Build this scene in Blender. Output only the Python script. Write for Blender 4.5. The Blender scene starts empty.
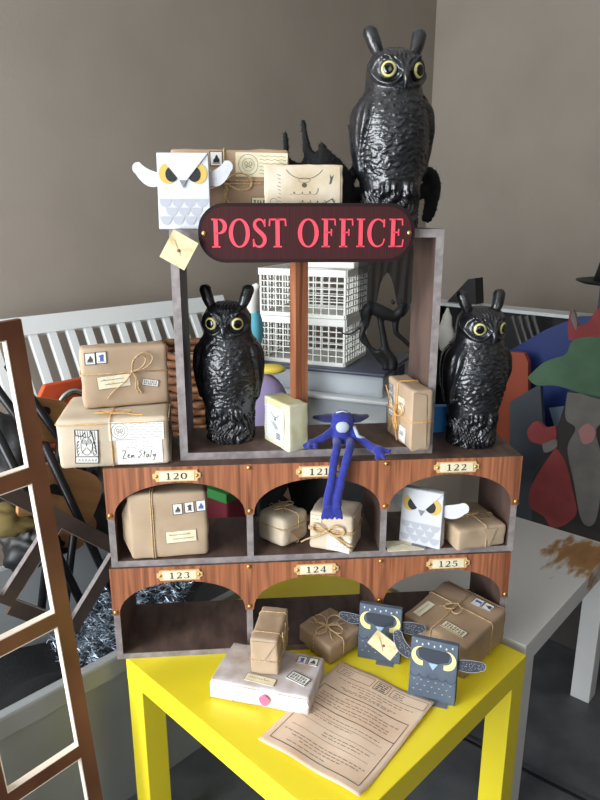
import bpy, bmesh, math, random
import numpy as np
from mathutils import Vector, Matrix, noise

# ------------------------------------------------------------------ camera, world, light
scene = bpy.context.scene
C = scene.collection
F_PX, PITCH, CAM_Z = 665.0, math.radians(15.5), 1.273
cam_data = bpy.data.cameras.new('camera')
cam_data.sensor_fit = 'VERTICAL'; cam_data.sensor_height = 36.0; cam_data.sensor_width = 27.0
cam_data.lens = F_PX / 800 * 36.0
cam_data.clip_start = 0.02
cam = bpy.data.objects.new('camera', cam_data); C.objects.link(cam)
cam.location = (0, 0, CAM_Z); cam.rotation_euler = (math.pi/2 - PITCH, 0, 0)
scene.camera = cam

world = bpy.data.worlds.new('sky'); scene.world = world; world.use_nodes = True
wb = world.node_tree.nodes['Background']
wb.inputs[0].default_value = (0.75, 0.87, 1.0, 1); wb.inputs[1].default_value = 1.0

# room axes: D runs along the left wall towards the corner, N points from the left wall into the room
A_W = math.radians(47)
D = Vector((math.cos(A_W), math.sin(A_W), 0)); N = Vector((math.sin(A_W), -math.cos(A_W), 0))
def room(n, t, z=0.0): return N*n + D*t + Vector((0, 0, z))
def area(name, loc, direction, sx, sy, power, col):
    l = bpy.data.lights.new(name, 'AREA'); l.shape = 'RECTANGLE'; l.size = sx; l.size_y = sy
    l.energy = power; l.color = col
    o = bpy.data.objects.new(name, l); C.objects.link(o); o.location = loc
    o.rotation_euler = Vector(direction).to_track_quat('-Z', 'Z').to_euler(); return o
# daylight entering through the two windows of the wall behind the camera
WIN_T = -1.5
area('window_daylight', room(-1.12, WIN_T+0.03, 1.24), D, 1.4, 2.26, 104, (0.93, 0.97, 1.0))
area('window_daylight_b', room(1.5, WIN_T+0.03, 1.5), D, 1.3, 1.5, 9, (0.93, 0.97, 1.0))

vs = scene.view_settings
vs.view_transform = 'Standard'; vs.look = 'None'; vs.gamma = 1.0; vs.exposure = 0.36
vs.use_curve_mapping = False

# ------------------------------------------------------------------ pixel rays
def ray(px, py):
    d = Vector(((px-300)/F_PX, (400-py)/F_PX, -1.0))
    c, s = math.cos(math.pi/2-PITCH), math.sin(math.pi/2-PITCH)
    return Vector((d.x, d.y*c - d.z*s, d.y*s + d.z*c))
def at_z(px, py, z):
    d = ray(px, py); t = (z-CAM_Z)/d.z; return Vector((d.x*t, d.y*t, z))
def at_y(px, py, y):
    d = ray(px, py); t = y/d.y; return Vector((d.x*t, y, CAM_Z + d.z*t))
def at_n(px, py, n):            # on a vertical plane parallel to the left wall
    d = ray(px, py); t = n/d.dot(N); return d*t + Vector((0, 0, CAM_Z))
def at_m(px, py, m):            # on a vertical plane parallel to the right wall
    d = ray(px, py); t = m/d.dot(D); return d*t + Vector((0, 0, CAM_Z))

# ------------------------------------------------------------------ materials
def srgb(r, g, b):
    f = lambda c: ((c/255+0.055)/1.055)**2.4 if c > 10 else c/255/12.92
    return (f(r), f(g), f(b), 1)
MATS = {}
def mat(name, col, rough=0.6, metal=0.0, col2=None, scale=(20, 20, 20), detail=4, bump=0.0, bscale=None,
        spec=0.5, coat=0.0, alpha=1.0, trans=0.0, ramp=(0.35, 0.65), dist=0.0, sheen=0.0):
    if name in MATS: return MATS[name]
    m = bpy.data.materials.new(name); m.use_nodes = True; nt = m.node_tree; b = nt.nodes['Principled BSDF']
    b.inputs['Base Color'].default_value = col; b.inputs['Roughness'].default_value = rough
    b.inputs['Metallic'].default_value = metal; b.inputs['Specular IOR Level'].default_value = spec
    b.inputs['Coat Weight'].default_value = coat; b.inputs['Alpha'].default_value = alpha
    b.inputs['Transmission Weight'].default_value = trans; b.inputs['Sheen Weight'].default_value = sheen
    if col2 is not None or bump:
        tc = nt.nodes.new('ShaderNodeTexCoord')
        mp = nt.nodes.new('ShaderNodeMapping'); mp.inputs['Scale'].default_value = scale
        nt.links.new(tc.outputs['Object'], mp.inputs['Vector'])
        nz = nt.nodes.new('ShaderNodeTexNoise'); nz.inputs['Scale'].default_value = 1.0
        nz.inputs['Detail'].default_value = detail; nz.inputs['Distortion'].default_value = dist
        nt.links.new(mp.outputs[0], nz.inputs['Vector'])
        if col2 is not None:
            rp = nt.nodes.new('ShaderNodeValToRGB')
            rp.color_ramp.elements[0].position = ramp[0]; rp.color_ramp.elements[0].color = col
            rp.color_ramp.elements[1].position = ramp[1]; rp.color_ramp.elements[1].color = col2
            nt.links.new(nz.outputs['Fac'], rp.inputs[0]); nt.links.new(rp.outputs[0], b.inputs['Base Color'])
        if bump:
            bp = nt.nodes.new('ShaderNodeBump'); bp.inputs['Strength'].default_value = bump
            bp.inputs['Distance'].default_value = 0.002
            if bscale:
                mp2 = nt.nodes.new('ShaderNodeMapping'); mp2.inputs['Scale'].default_value = bscale
                nt.links.new(tc.outputs['Object'], mp2.inputs['Vector'])
                n2 = nt.nodes.new('ShaderNodeTexNoise'); n2.inputs['Scale'].default_value = 1.0; n2.inputs['Detail'].default_value = 3
                nt.links.new(mp2.outputs[0], n2.inputs['Vector']); nt.links.new(n2.outputs['Fac'], bp.inputs['Height'])
            else: nt.links.new(nz.outputs['Fac'], bp.inputs['Height'])
            nt.links.new(bp.outputs[0], b.inputs['Normal'])
    MATS[name] = m; return m

M_WALL = mat('taupe_wall_paint', srgb(150, 140, 129), 0.85, col2=srgb(157, 147, 136), scale=(3, 3, 3), bump=0.15, bscale=(160, 160, 160))
M_CEIL = mat('white_ceiling_paint', srgb(220, 217, 211), 0.9, col2=srgb(226, 223, 217), scale=(2, 2, 2))
M_FLOOR = mat('grey_floor', srgb(74, 77, 82), 0.55, col2=srgb(96, 99, 103), scale=(9, 9, 9), detail=8, bump=0.1, bscale=(200, 200, 200))
M_YEL = mat('yellow_laminate', srgb(246, 226, 52), 0.34, col2=srgb(243, 222, 46), scale=(4, 4, 4))
M_WHT = mat('white_laminate', srgb(222, 222, 220), 0.4, col2=srgb(214, 214, 212), scale=(5, 5, 5))
M_WOOD = mat('red_brown_woodgrain', srgb(114, 66, 43), 0.45, col2=srgb(170, 108, 75), scale=(115, 20, 4), detail=6, ramp=(0.34, 0.62), dist=0.6, bump=0.06)
M_STAIN = mat('dark_stained_board', srgb(74, 57, 50), 0.6, col2=srgb(104, 82, 73), scale=(40, 14, 8), detail=6)
M_EDGE = mat('raw_grey_board_edge', srgb(122, 114, 113), 0.75, col2=srgb(150, 142, 141), scale=(60, 60, 60))
M_KRAFT = mat('kraft_paper', srgb(172, 148, 122), 0.72, col2=srgb(186, 163, 137), scale=(14, 14, 14), detail=8, bump=0.25, bscale=(45, 45, 45))
M_KRAFT2 = mat('pale_kraft_paper', srgb(196, 180, 156), 0.72, col2=srgb(207, 192, 170), scale=(14, 14, 14), detail=8, bump=0.25, bscale=(40, 40, 40))
M_KRAFT3 = mat('brown_kraft_paper', srgb(160, 134, 108), 0.68, col2=srgb(177, 150, 122), scale=(14, 14, 14), detail=8, bump=0.25, bscale=(40, 40, 40))
M_PARCH = mat('parchment_paper', srgb(192, 174, 142), 0.8, col2=srgb(218, 206, 186), scale=(18, 18, 18), detail=6, bump=0.15, bscale=(60, 60, 60))
M_PARCHG = mat('greenish_parchment', srgb(196, 193, 140), 0.8, col2=srgb(220, 216, 194), scale=(16, 16, 16), detail=6, bump=0.12, bscale=(60, 60, 60))
M_PARCHW = mat('white_parchment', srgb(178, 160, 146), 0.8, col2=srgb(214, 208, 210), scale=(22, 22, 22), detail=6, bump=0.15, bscale=(60, 60, 60))
M_FORM = mat('tan_form_paper', srgb(218, 186, 158), 0.8, col2=srgb(232, 208, 184), scale=(10, 10, 10), detail=4)
M_CREAM = mat('cream_label_paper', srgb(236, 228, 200), 0.75, col2=srgb(226, 214, 180), scale=(60, 60, 60))
M_PAPER = mat('white_label_paper', srgb(236, 234, 228), 0.75)
M_INK = mat('black_ink', srgb(34, 34, 38), 0.8)
M_INKG = mat('grey_ink', srgb(84, 79, 74), 0.8)
M_INKB = mat('blue_stamp_ink', srgb(84, 104, 176), 0.8)
M_TWINE = mat('jute_twine', srgb(206, 178, 136), 0.9, col2=srgb(168, 138, 98), scale=(300, 300, 300))
M_TWINEO = mat('orange_raffia', srgb(224, 176, 106), 0.8, col2=srgb(196, 146, 82), scale=(200, 200, 200))
M_OWL = mat('glossy_black_plastic', srgb(20, 21, 24), 0.27, col2=srgb(44, 46, 52), scale=(70, 70, 70), detail=5, bump=0.45, bscale=(170, 170, 120), spec=0.8, ramp=(0.45, 0.75))
M_EYE = mat('yellow_eye', srgb(206, 196, 122), 0.2, coat=0.5)
M_BLK = mat('black_gloss', srgb(10, 10, 11), 0.15, coat=0.5)
M_WPAP = mat('white_paper', srgb(196, 197, 201), 0.8, spec=0.15)
M_WPAP2 = mat('pale_grey_print', srgb(168, 171, 179), 0.8, spec=0.15)
M_OYEL = mat('ochre_print', srgb(194, 166, 84), 0.75)
M_CRESC = mat('pale_yellow_print', srgb(238, 226, 150), 0.7)
M_GREYP = mat('grey_print', srgb(120, 122, 128), 0.7)
M_NAVY = mat('slate_blue_paper', srgb(72, 84, 100), 0.6, col2=srgb(84, 97, 114), scale=(30, 30, 30))
M_NAVYD = mat('dark_slate_print', srgb(48, 54, 66), 0.7)
M_BEAKB = mat('pale_blue_print', srgb(150, 178, 206), 0.7)
M_SIGN = mat('maroon_sign_board', srgb(52, 30, 30), 0.7, col2=srgb(70, 33, 35), scale=(420, 4, 3), detail=2, spec=0.15)
M_SIGNB = mat('dark_sign_border', srgb(36, 18, 22), 0.6, spec=0.2)
M_PINK = mat('coral_pink_paint', srgb(232, 78, 94), 0.6, spec=0.2)
M_BRASS = mat('brass', srgb(214, 176, 104), 0.3, metal=0.9)
M_PLATE = mat('brass_label_holder', srgb(226, 192, 138), 0.45, metal=0.2)
M_FRAME = mat('brown_sprayed_board', srgb(98, 58, 40), 0.38, col2=srgb(138, 92, 62), scale=(7, 7, 4), detail=3)
M_FRAMED = mat('dark_brown_board', srgb(62, 50, 44), 0.6, col2=srgb(84, 70, 62), scale=(9, 9, 9), detail=3)
M_CREAME = mat('cream_cut_edge', srgb(234, 220, 204), 0.7)
M_TUB = mat('grey_plastic', srgb(148, 152, 154), 0.45, col2=srgb(154, 158, 160), scale=(3, 3, 3))
M_TINS = mat('silver_black_tinsel', srgb(40, 48, 58), 0.3, metal=0.4, col2=srgb(176, 192, 208), scale=(26, 26, 26), ramp=(0.40, 0.62))
M_RADW = mat('white_paint', srgb(226, 230, 230), 0.4)
M_ORNG = mat('orange_red_plastic', srgb(206, 84, 44), 0.4)
M_CHROME = mat('chrome', srgb(200, 200, 200), 0.15, metal=1.0)
M_PLY = mat('tan_plywood', srgb(170, 122, 78), 0.45, col2=srgb(190, 142, 96), scale=(6, 40, 40))
M_DKTUBE = mat('dark_steel_tube', srgb(40, 40, 42), 0.3, metal=0.6)
M_BLKF = mat('black_fur', srgb(12, 12, 13), 0.95, col2=srgb(22, 22, 24), scale=(150, 150, 150), bump=0.8, bscale=(220, 220, 220))
M_BLKP = mat('black_plastic', srgb(22, 22, 24), 0.5)
M_CABLK = mat('black_board', srgb(26, 26, 29), 0.55)
M_BLUE = mat('blue_felt', srgb(28, 36, 122), 0.9, col2=srgb(38, 48, 146), scale=(120, 120, 120), bump=0.4, bscale=(250, 250, 250), sheen=0.3)
M_BLUED = mat('dark_blue_felt', srgb(24, 26, 76), 0.9, sheen=0.3)
M_GFELT = mat('pale_grey_felt', srgb(176, 184, 200), 0.9)
M_BASK = mat('white_basket_plastic', srgb(224, 224, 218), 0.45)
M_CLEAR = mat('clear_storage_plastic', srgb(214, 222, 228), 0.25, alpha=0.35)
M_LIDD = mat('slate_lid_plastic', srgb(72, 78, 96), 0.4)
M_LIDW = mat('white_lid_plastic', srgb(206, 210, 212), 0.4)
M_NAVB = mat('navy_blue_plastic', srgb(34, 54, 118), 0.45)
M_REDO = mat('red_orange_board', srgb(160, 74, 46), 0.6)
M_GPAN = mat('slate_grey_panel', srgb(72, 78, 86), 0.5)
M_SIL = mat('silver_metal', srgb(150, 150, 152), 0.3, metal=0.9)
M_WICK = mat('wicker', srgb(140, 92, 56), 0.6, col2=srgb(84, 54, 34), scale=(40, 40, 140))
M_CARD = mat('brown_cardboard', srgb(132, 98, 66), 0.8)
M_CRIM = mat('crimson_fabric', srgb(104, 24, 40), 0.85)
M_GREEN = mat('green_plastic', srgb(46, 116, 56), 0.5)
M_PURP = mat('lilac_plush', srgb(148, 134, 172), 0.9)
M_YPL = mat('yellow_plush', srgb(224, 200, 84), 0.9)
M_CYAN = mat('turquoise_plush', srgb(94, 176, 196), 0.9)
M_WPL = mat('white_plush', srgb(222, 220, 214), 0.9)
M_SKYB = mat('sky_blue_plastic', srgb(52, 132, 196), 0.5)
M_WAX = mat('pink_wax', srgb(226, 110, 150), 0.4)
M_PGRN = mat('painted_green', srgb(84, 116, 92), 0.8, col2=srgb(94, 128, 102), scale=(14, 14, 14))
M_PRED = mat('painted_red', srgb(164, 76, 76), 0.8, col2=srgb(148, 64, 66), scale=(14, 14, 14))
M_PGRY = mat('painted_grey', srgb(138, 136, 132), 0.8, col2=srgb(122, 120, 117), scale=(14, 14, 14))
M_PDRK = mat('painted_charcoal', srgb(64, 60, 58), 0.8)
M_NET = mat('black_netting', srgb(14, 14, 15), 0.9, alpha=0.8)

# the worn patch of the white table: peeled brown veneer
def white_top_material():
    m = bpy.data.materials.new('white_laminate_worn'); m.use_nodes = True; nt = m.node_tree; b = nt.nodes['Principled BSDF']
    b.inputs['Roughness'].default_value = 0.4
    tc = nt.nodes.new('ShaderNodeTexCoord')
    mp = nt.nodes.new('ShaderNodeMapping'); wp = at_z(580, 556, .45)-Vector((0.449, 1.141, .45)); wa = math.radians(48.3); lx = wp.x*math.cos(wa)+wp.y*math.sin(wa)-.275; ly = -wp.x*math.sin(wa)+wp.y*math.cos(wa)-.275
    mp.inputs['Location'].default_value = (-lx*8, -ly*11, 0)
    nt.links.new(tc.outputs['Object'], mp.inputs[0])
    mp.inputs['Scale'].default_value = (8.0, 11.0, 0.0)
    ln = nt.nodes.new('ShaderNodeVectorMath'); ln.operation = 'LENGTH'
    nz = nt.nodes.new('ShaderNodeTexNoise'); nz.inputs['Scale'].default_value = 26; nz.inputs['Detail'].default_value = 6
    mp3 = nt.nodes.new('ShaderNodeMapping'); mp3.inputs['Scale'].default_value = (0.6, 1.8, 1)
    nt.links.new(tc.outputs['Object'], mp3.inputs[0]); nt.links.new(mp3.outputs[0], nz.inputs['Vector'])
    nt.links.new(mp.outputs[0], ln.inputs[0])
    ad = nt.nodes.new('ShaderNodeMath'); ad.operation = 'MULTIPLY_ADD'; ad.inputs[1].default_value = 2.4
    nt.links.new(nz.outputs['Fac'], ad.inputs[0]); nt.links.new(ln.outputs['Value'], ad.inputs[2])
    rp = nt.nodes.new('ShaderNodeValToRGB')
    e = rp.color_ramp.elements; e[0].position = 0.0; e[0].color = srgb(128, 84, 44)
    e[1].position = 1.0; e[1].color = srgb(222, 222, 220)
    x = rp.color_ramp.elements.new(0.5); x.color = srgb(172, 130, 84)
    y = rp.color_ramp.elements.new(0.62); y.color = srgb(222, 222, 220)
    mu = nt.nodes.new('ShaderNodeMath'); mu.operation = 'MULTIPLY'; mu.inputs[1].default_value = 0.29
    nt.links.new(ad.outputs[0], mu.inputs[0]); nt.links.new(mu.outputs[0], rp.inputs[0])
    nt.links.new(rp.outputs[0], b.inputs['Base Color']); return m
M_WHTTOP = white_top_material()

# ------------------------------------------------------------------ mesh builder and scene helpers
class MB:
    def __init__(s): s.v = []; s.f = []; s.mi = []
    def add(s, vs, fs, mi=0):
        b = len(s.v); s.v += [tuple(p) for p in vs]; s.f += [tuple(i+b for i in f) for f in fs]
        s.mi += (mi if isinstance(mi, list) else [mi]*len(fs)); return s
    def box(s, x0, x1, y0, y1, z0, z1, mi=0, front=None, X=None):
        vs = [(x, y, z) for z in (z0, z1) for y in (y0, y1) for x in (x0, x1)]
        if X is not None: vs = [X @ Vector(p) for p in vs]
        fs = [(0, 2, 3, 1), (4, 5, 7, 6), (0, 1, 5, 4), (2, 6, 7, 3), (0, 4, 6, 2), (1, 3, 7, 5)]
        m = [mi]*6
        if front is not None: m[2] = front
        return s.add(vs, fs, m)
    def prism(s, pts, y0, y1, mi=0, edge=None, X=None):
        """outline in x,z (counter-clockwise seen from -y), from y0 (front) to y1 (back)"""
        n = len(pts)
        vs = [(p[0], y0, p[1]) for p in pts] + [(p[0], y1, p[1]) for p in pts]
        if X is not None: vs = [X @ Vector(p) for p in vs]
        fs = [tuple(range(n)), tuple(range(2*n-1, n-1, -1))] + [(i, i+n, (i+1) % n+n, (i+1) % n) for i in range(n)]
        e = mi if edge is None else edge
        return s.add(vs, fs, [mi, mi]+[e]*n)
    def tube(s, path, r, n=6, closed=False, mi=0):
        P = [Vector(p) for p in path]; k = len(P)
        rr = r if isinstance(r, (list, tuple)) else [r]*k
        vs = []; up = None
        for i in range(k):
            a = P[i-1] if (i > 0 or closed) else P[0]; b = P[(i+1) % k] if (i < k-1 or closed) else P[-1]
            t = (b-a); t = t.normalized() if t.length > 1e-9 else Vector((0, 0, 1))
            if up is None:
                up = t.orthogonal().normalized()
            up = (up - t*up.dot(t)); up = up.normalized() if up.length > 1e-6 else t.orthogonal().normalized()
            w = t.cross(up)
            for j in range(n):
                a_ = 2*math.pi*j/n; vs.append(P[i] + (up*math.cos(a_) + w*math.sin(a_))*rr[i])
        fs = []
        for i in range(k if closed else k-1):
            for j in range(n):
                i2 = (i+1) % k; j2 = (j+1) % n
                fs.append((i*n+j, i*n+j2, i2*n+j2, i2*n+j))
        if not closed:
            fs.append(tuple(range(n-1, -1, -1))); fs.append(tuple(range((k-1)*n, k*n)))
        return s.add(vs, fs, mi)
    def ell(s, c, r, n=14, m=10, X=None, mi=0):
        vs = []
        for i in range(m+1):
            th = math.pi*i/m
            for j in range(n):
                ph = 2*math.pi*j/n
                p = Vector((r[0]*math.sin(th)*math.cos(ph), r[1]*math.sin(th)*math.sin(ph), r[2]*math.cos(th)))
                if X is not None: p = X @ p
                vs.append(p + Vector(c))
        fs = [(i*n+j, (i+1)*n+j, (i+1)*n+(j+1) % n, i*n+(j+1) % n) for i in range(m) for j in range(n)]
        return s.add(vs, fs, mi)
    def strip(s, pts, w, fr, mi=0):
        """flat ribbon: pts in face coordinates (a, b), widths w, laid on frame fr(a, b)"""
        k = len(pts); ww = w if isinstance(w, (list, tuple)) else [w]*k
        vs = []
        for i in range(k):
            a = pts[max(i-1, 0)]; b = pts[min(i+1, k-1)]
            tx, ty = b[0]-a[0], b[1]-a[1]; L = math.hypot(tx, ty) or 1
            nx, ny = -ty/L, tx/L
            vs.append(fr(pts[i][0]-nx*ww[i]/2, pts[i][1]-ny*ww[i]/2)); vs.append(fr(pts[i][0]+nx*ww[i]/2, pts[i][1]+ny*ww[i]/2))
        return s.add(vs, [(2*i, 2*i+2, 2*i+3, 2*i+1) for i in range(k-1)], mi)
    def poly(s, pts, fr, mi=0):
        return s.add([fr(*p) for p in pts], [tuple(range(len(pts)))], mi)
    def build(s, name, mats, parent=None, smooth=False, normals=False):
        me = bpy.data.meshes.new(name); me.from_pydata([tuple(v) for v in s.v], [], s.f)
        for m in (mats if isinstance(mats, (list, tuple)) else [mats]): me.materials.append(m)
        me.polygons.foreach_set('material_index', s.mi)
        if smooth: me.polygons.foreach_set('use_smooth', [True]*len(me.polygons))
        me.update()
        if normals:
            bm = bmesh.new(); bm.from_mesh(me); bmesh.ops.recalc_face_normals(bm, faces=bm.faces); bm.to_mesh(me); bm.free()
        o = bpy.data.objects.new(name, me); C.objects.link(o)
        if parent is not None: o.parent = parent
        return o
def tag(o, label=None, cat=None, group=None, kind=None):
    if label: o['label'] = label
    if cat: o['category'] = cat
    if group: o['group'] = group
    if kind: o['kind'] = kind
    return o
def thing(name, label, cat, loc=(0, 0, 0), rz=0.0, group=None, M=None):
    o = bpy.data.objects.new(name, None); C.objects.link(o); o.empty_display_size = 0.05
    o.location = loc; o.rotation_euler = (0, 0, rz)
    if M is not None: o.matrix_world = M
    return tag(o, label, cat, group)
def copy_tree(o, parent=None):
    c = o.copy(); C.objects.link(c); c.parent = parent
    for ch in list(o.children): copy_tree(ch, c)
    return c
def rotz(a): return Matrix.Rotation(a, 4, 'Z')
def basis(o, x, y, z):
    M = Matrix.Identity(4)
    for i, v in enumerate((x, y, z)): M[0][i], M[1][i], M[2][i] = v
    M[0][3], M[1][3], M[2][3] = o
    return M
def bake(mb, name, material, voxel, smooth_it=4, parent=None, disp=None):
    """overlapping closed shapes fused into one continuous surface"""
    o = mb.build('fuse_tmp', material)
    r = o.modifiers.new('r', 'REMESH'); r.mode = 'VOXEL'; r.voxel_size = voxel; r.use_smooth_shade = True
    sm = o.modifiers.new('s', 'SMOOTH'); sm.iterations = smooth_it; sm.factor = 0.5
    dg = bpy.context.evaluated_depsgraph_get(); dg.update()
    me = bpy.data.meshes.new_from_object(o.evaluated_get(dg)); me.name = name
    bpy.data.objects.remove(o)
    if not me.materials: me.materials.append(material)
    if disp:
        for v in me.vertices: v.co = disp(v.co.copy(), v.normal.copy())
    me.polygons.foreach_set('use_smooth', [True]*len(me.polygons))
    n = bpy.data.objects.new(name, me); C.objects.link(n)
    if parent is not None: n.parent = parent
    return n
def rot_rect(w, h, a=0, ca=0, cb=0):
    c, s = math.cos(a), math.sin(a)
    return [(ca+x*c-y*s, cb+x*s+y*c) for x, y in ((-w/2, -h/2), (w/2, -h/2), (w/2, h/2), (-w/2, h/2))]
def arc(cx, cy, rx, ry, a0, a1, n=12):
    return [(cx+rx*math.cos(math.radians(a0+(a1-a0)*i/n)), cy+ry*math.sin(math.radians(a0+(a1-a0)*i/n))) for i in range(n+1)]
def spline(pts, n=6):
    out = []
    P = [Vector(p) for p in pts]
    for i in range(len(P)-1):
        p0 = P[max(i-1, 0)]; p1 = P[i]; p2 = P[i+1]; p3 = P[min(i+2, len(P)-1)]
        for k in range(n):
            t = k/n
            out.append(0.5*((2*p1)+(p2-p0)*t+(2*p0-5*p1+4*p2-p3)*t*t+(3*p1-p0-3*p2+p3)*t**3))
    out.append(P[-1]); return out

# ------------------------------------------------------------------ the room
N_WALL, T_WALL, N_FAR, CEIL = -2.0, 3.124, 2.6, 2.55
def struct(o): o['kind'] = 'structure'; return o
RM = basis(Vector((0, 0, 0)), N, D, Vector((0, 0, 1)))       # local x = n, local y = t
struct(MB().box(N_WALL-0.1, N_FAR+0.1, WIN_T-0.1, T_WALL+0.1, -0.1, 0, X=RM).build('floor', M_FLOOR))
struct(MB().box(N_WALL-0.1, N_FAR+0.1, WIN_T-0.1, T_WALL+0.1, CEIL, CEIL+0.1, X=RM).build('ceiling', M_CEIL))
struct(MB().box(N_WALL-0.1, N_WALL, WIN_T, T_WALL+0.1, 0, CEIL, X=RM).build('wall_left', M_WALL))
struct(MB().box(N_WALL, N_FAR, T_WALL, T_WALL+0.1, 0, CEIL, X=RM).build('wall_back', M_WALL))
struct(MB().box(N_FAR, N_FAR+0.1, WIN_T, T_WALL+0.1, 0, CEIL, X=RM).build('wall_right', M_WALL))
wf = MB()
wins = [(-1.87, -0.37, .08, 2.42), (0.8, 2.2, .7, 2.3)]
for a, b in ((N_WALL-0.1, wins[0][0]), (wins[0][1], wins[1][0]), (wins[1][1], N_FAR+0.1)): wf.box(a, b, WIN_T-0.1, WIN_T, 0, CEIL, X=RM)
for a, b, z0, z1 in wins: wf.box(a, b, WIN_T-0.1, WIN_T, 0, z0, X=RM); wf.box(a, b, WIN_T-0.1, WIN_T, z1, CEIL, X=RM)
struct(wf.build('wall_front', M_WALL))
for i, (a, b, z0, z1) in enumerate(wins):
    w = MB()
    for p in ((a, a+0.05, z0, z1), (b-0.05, b, z0, z1), (a, b, z0, z0+.05), (a, b, z1-.05, z1), ((a+b)/2-0.025, (a+b)/2+0.025, z0, z1)):
        w.box(p[0], p[1], WIN_T-0.08, WIN_T-0.03, p[2], p[3], X=RM)
    struct(w.build('window_%d' % (i+1), M_RADW))
# dark joint strip of the floor covering
fa, fb = at_z(463, 738, 0.004), at_z(600, 808, 0.004)
fd = (fb-fa).normalized(); fs_ = Vector((-fd.y, fd.x, 0))
fm = MB(); a_, b_ = fa-fd*0.25, fb+fd*0.5
for off, w_, mi in ((0, 0.006, 0), (0.011, 0.010, 1)):
    q = [a_+fs_*(off-w_/2), b_+fs_*(off-w_/2), b_+fs_*(off+w_/2), a_+fs_*(off+w_/2)]
    fm.add([(p.x, p.y, 0.0) for p in q]+[(p.x, p.y, 0.004) for p in q], [(0, 3, 2, 1), (4, 5, 6, 7), (0, 1, 5, 4), (1, 2, 6, 5), (2, 3, 7, 6), (3, 0, 4, 7)], mi)
struct(fm.build('trim_1', [M_BLKP, M_GPAN]))

# ------------------------------------------------------------------ side tables
def side_table(front, ang, mt, mtop, label):
    """front = nearest corner of the top, ang = direction of its right-hand edge; 0.55 m square, 0.45 m high"""
    t = thing('side_table', label, 'table', (front.x, front.y, 0), ang, 'square side tables')
    S, H = 0.55, 0.45
    top = MB().box(-S/2, S/2, -S/2, S/2, -0.025, 0.025); o = top.build('tabletop', mtop, t); o.location = (S/2, S/2, H-0.025)
    bv = o.modifiers.new('b', 'BEVEL'); bv.width = 0.0015; bv.segments = 2
    for sx in (0, 1):
        for sy in (0, 1):
            l = MB().box(-0.025, 0.025, -0.025, 0.025, 0, H-0.0505).build('leg', mt, t)
            l.location = (0.0255 if not sx else S-0.0255, 0.0255 if not sy else S-0.0255, 0)
            bv = l.modifiers.new('b', 'BEVEL'); bv.width = 0.0015; bv.segments = 2
    return t
side_table(Vector((0.056, 0.720, 0)), math.radians(45.6), M_YEL, M_YEL, 'bright yellow square table carrying the post office shelves')
side_table(Vector((0.449, 1.141, 0)), math.radians(48.3), M_WHT, M_WHTTOP, 'white square table with a worn brown patch, right of the yellow table')

# ------------------------------------------------------------------ glyphs (drawn as ribbons of varying width)
def digit(ch):
    if ch == '1': return [([(0.3, 0.0), (0.3, 1.0)], 0.2), ([(0.06, 0.04), (0.54, 0.04)], 0.08), ([(0.08, 0.84), (0.26, 0.94)], 0.1)], 0.62
    if ch == '0':
        p = arc(0.36, 0.5, 0.27, 0.44, 0, 360, 24); return [(p, [0.08+0.14*abs(math.cos(2*math.pi*i/24))**1.5 for i in range(25)])], 0.74
    if ch == '2':
        p = arc(0.36, 0.72, 0.22, 0.24, 170, -30, 10)+[(0.36, 0.3), (0.12, 0.06)]
        return [(p, [0.15, 0.1, 0.07, 0.07, 0.08, 0.1, 0.14, 0.18, 0.2, 0.19, 0.17, 0.1, 0.07]), ([(0.1, 0.08), (0.66, 0.08)], 0.16), ([(0.63, 0.08), (0.66, 0.26)], 0.06)], 0.74
    if ch == '3':
        return [(arc(0.34, 0.74, 0.22, 0.22, 160, -80, 10), [0.12, 0.08, 0.07, 0.08, 0.12, 0.17, 0.2, 0.18, 0.13, 0.09, 0.07]),
                (arc(0.32, 0.28, 0.27, 0.25, 80, -160, 10), [0.07, 0.1, 0.15, 0.2, 0.2, 0.18, 0.12, 0.08, 0.07, 0.09, 0.14])], 0.72
    if ch == '4':
        return [([(0.5, 0.0), (0.5, 1.0)], 0.18), ([(0.5, 0.96), (0.06, 0.3)], 0.07), ([(0.03, 0.28), (0.72, 0.28)], 0.09), ([(0.34, 0.04), (0.68, 0.04)], 0.08)], 0.76
    if ch == '5':
        return [(arc(0.32, 0.31, 0.28, 0.28, 120, -160, 12), [0.07, 0.07, 0.1, 0.14, 0.19, 0.2, 0.19, 0.16, 0.11, 0.08, 0.07, 0.1, 0.14]),
                ([(0.17, 0.5), (0.17, 0.98)], 0.07), ([(0.15, 0.91), (0.6, 0.91)], 0.16)], 0.74
TK, TN = 0.15, 0.052
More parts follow.
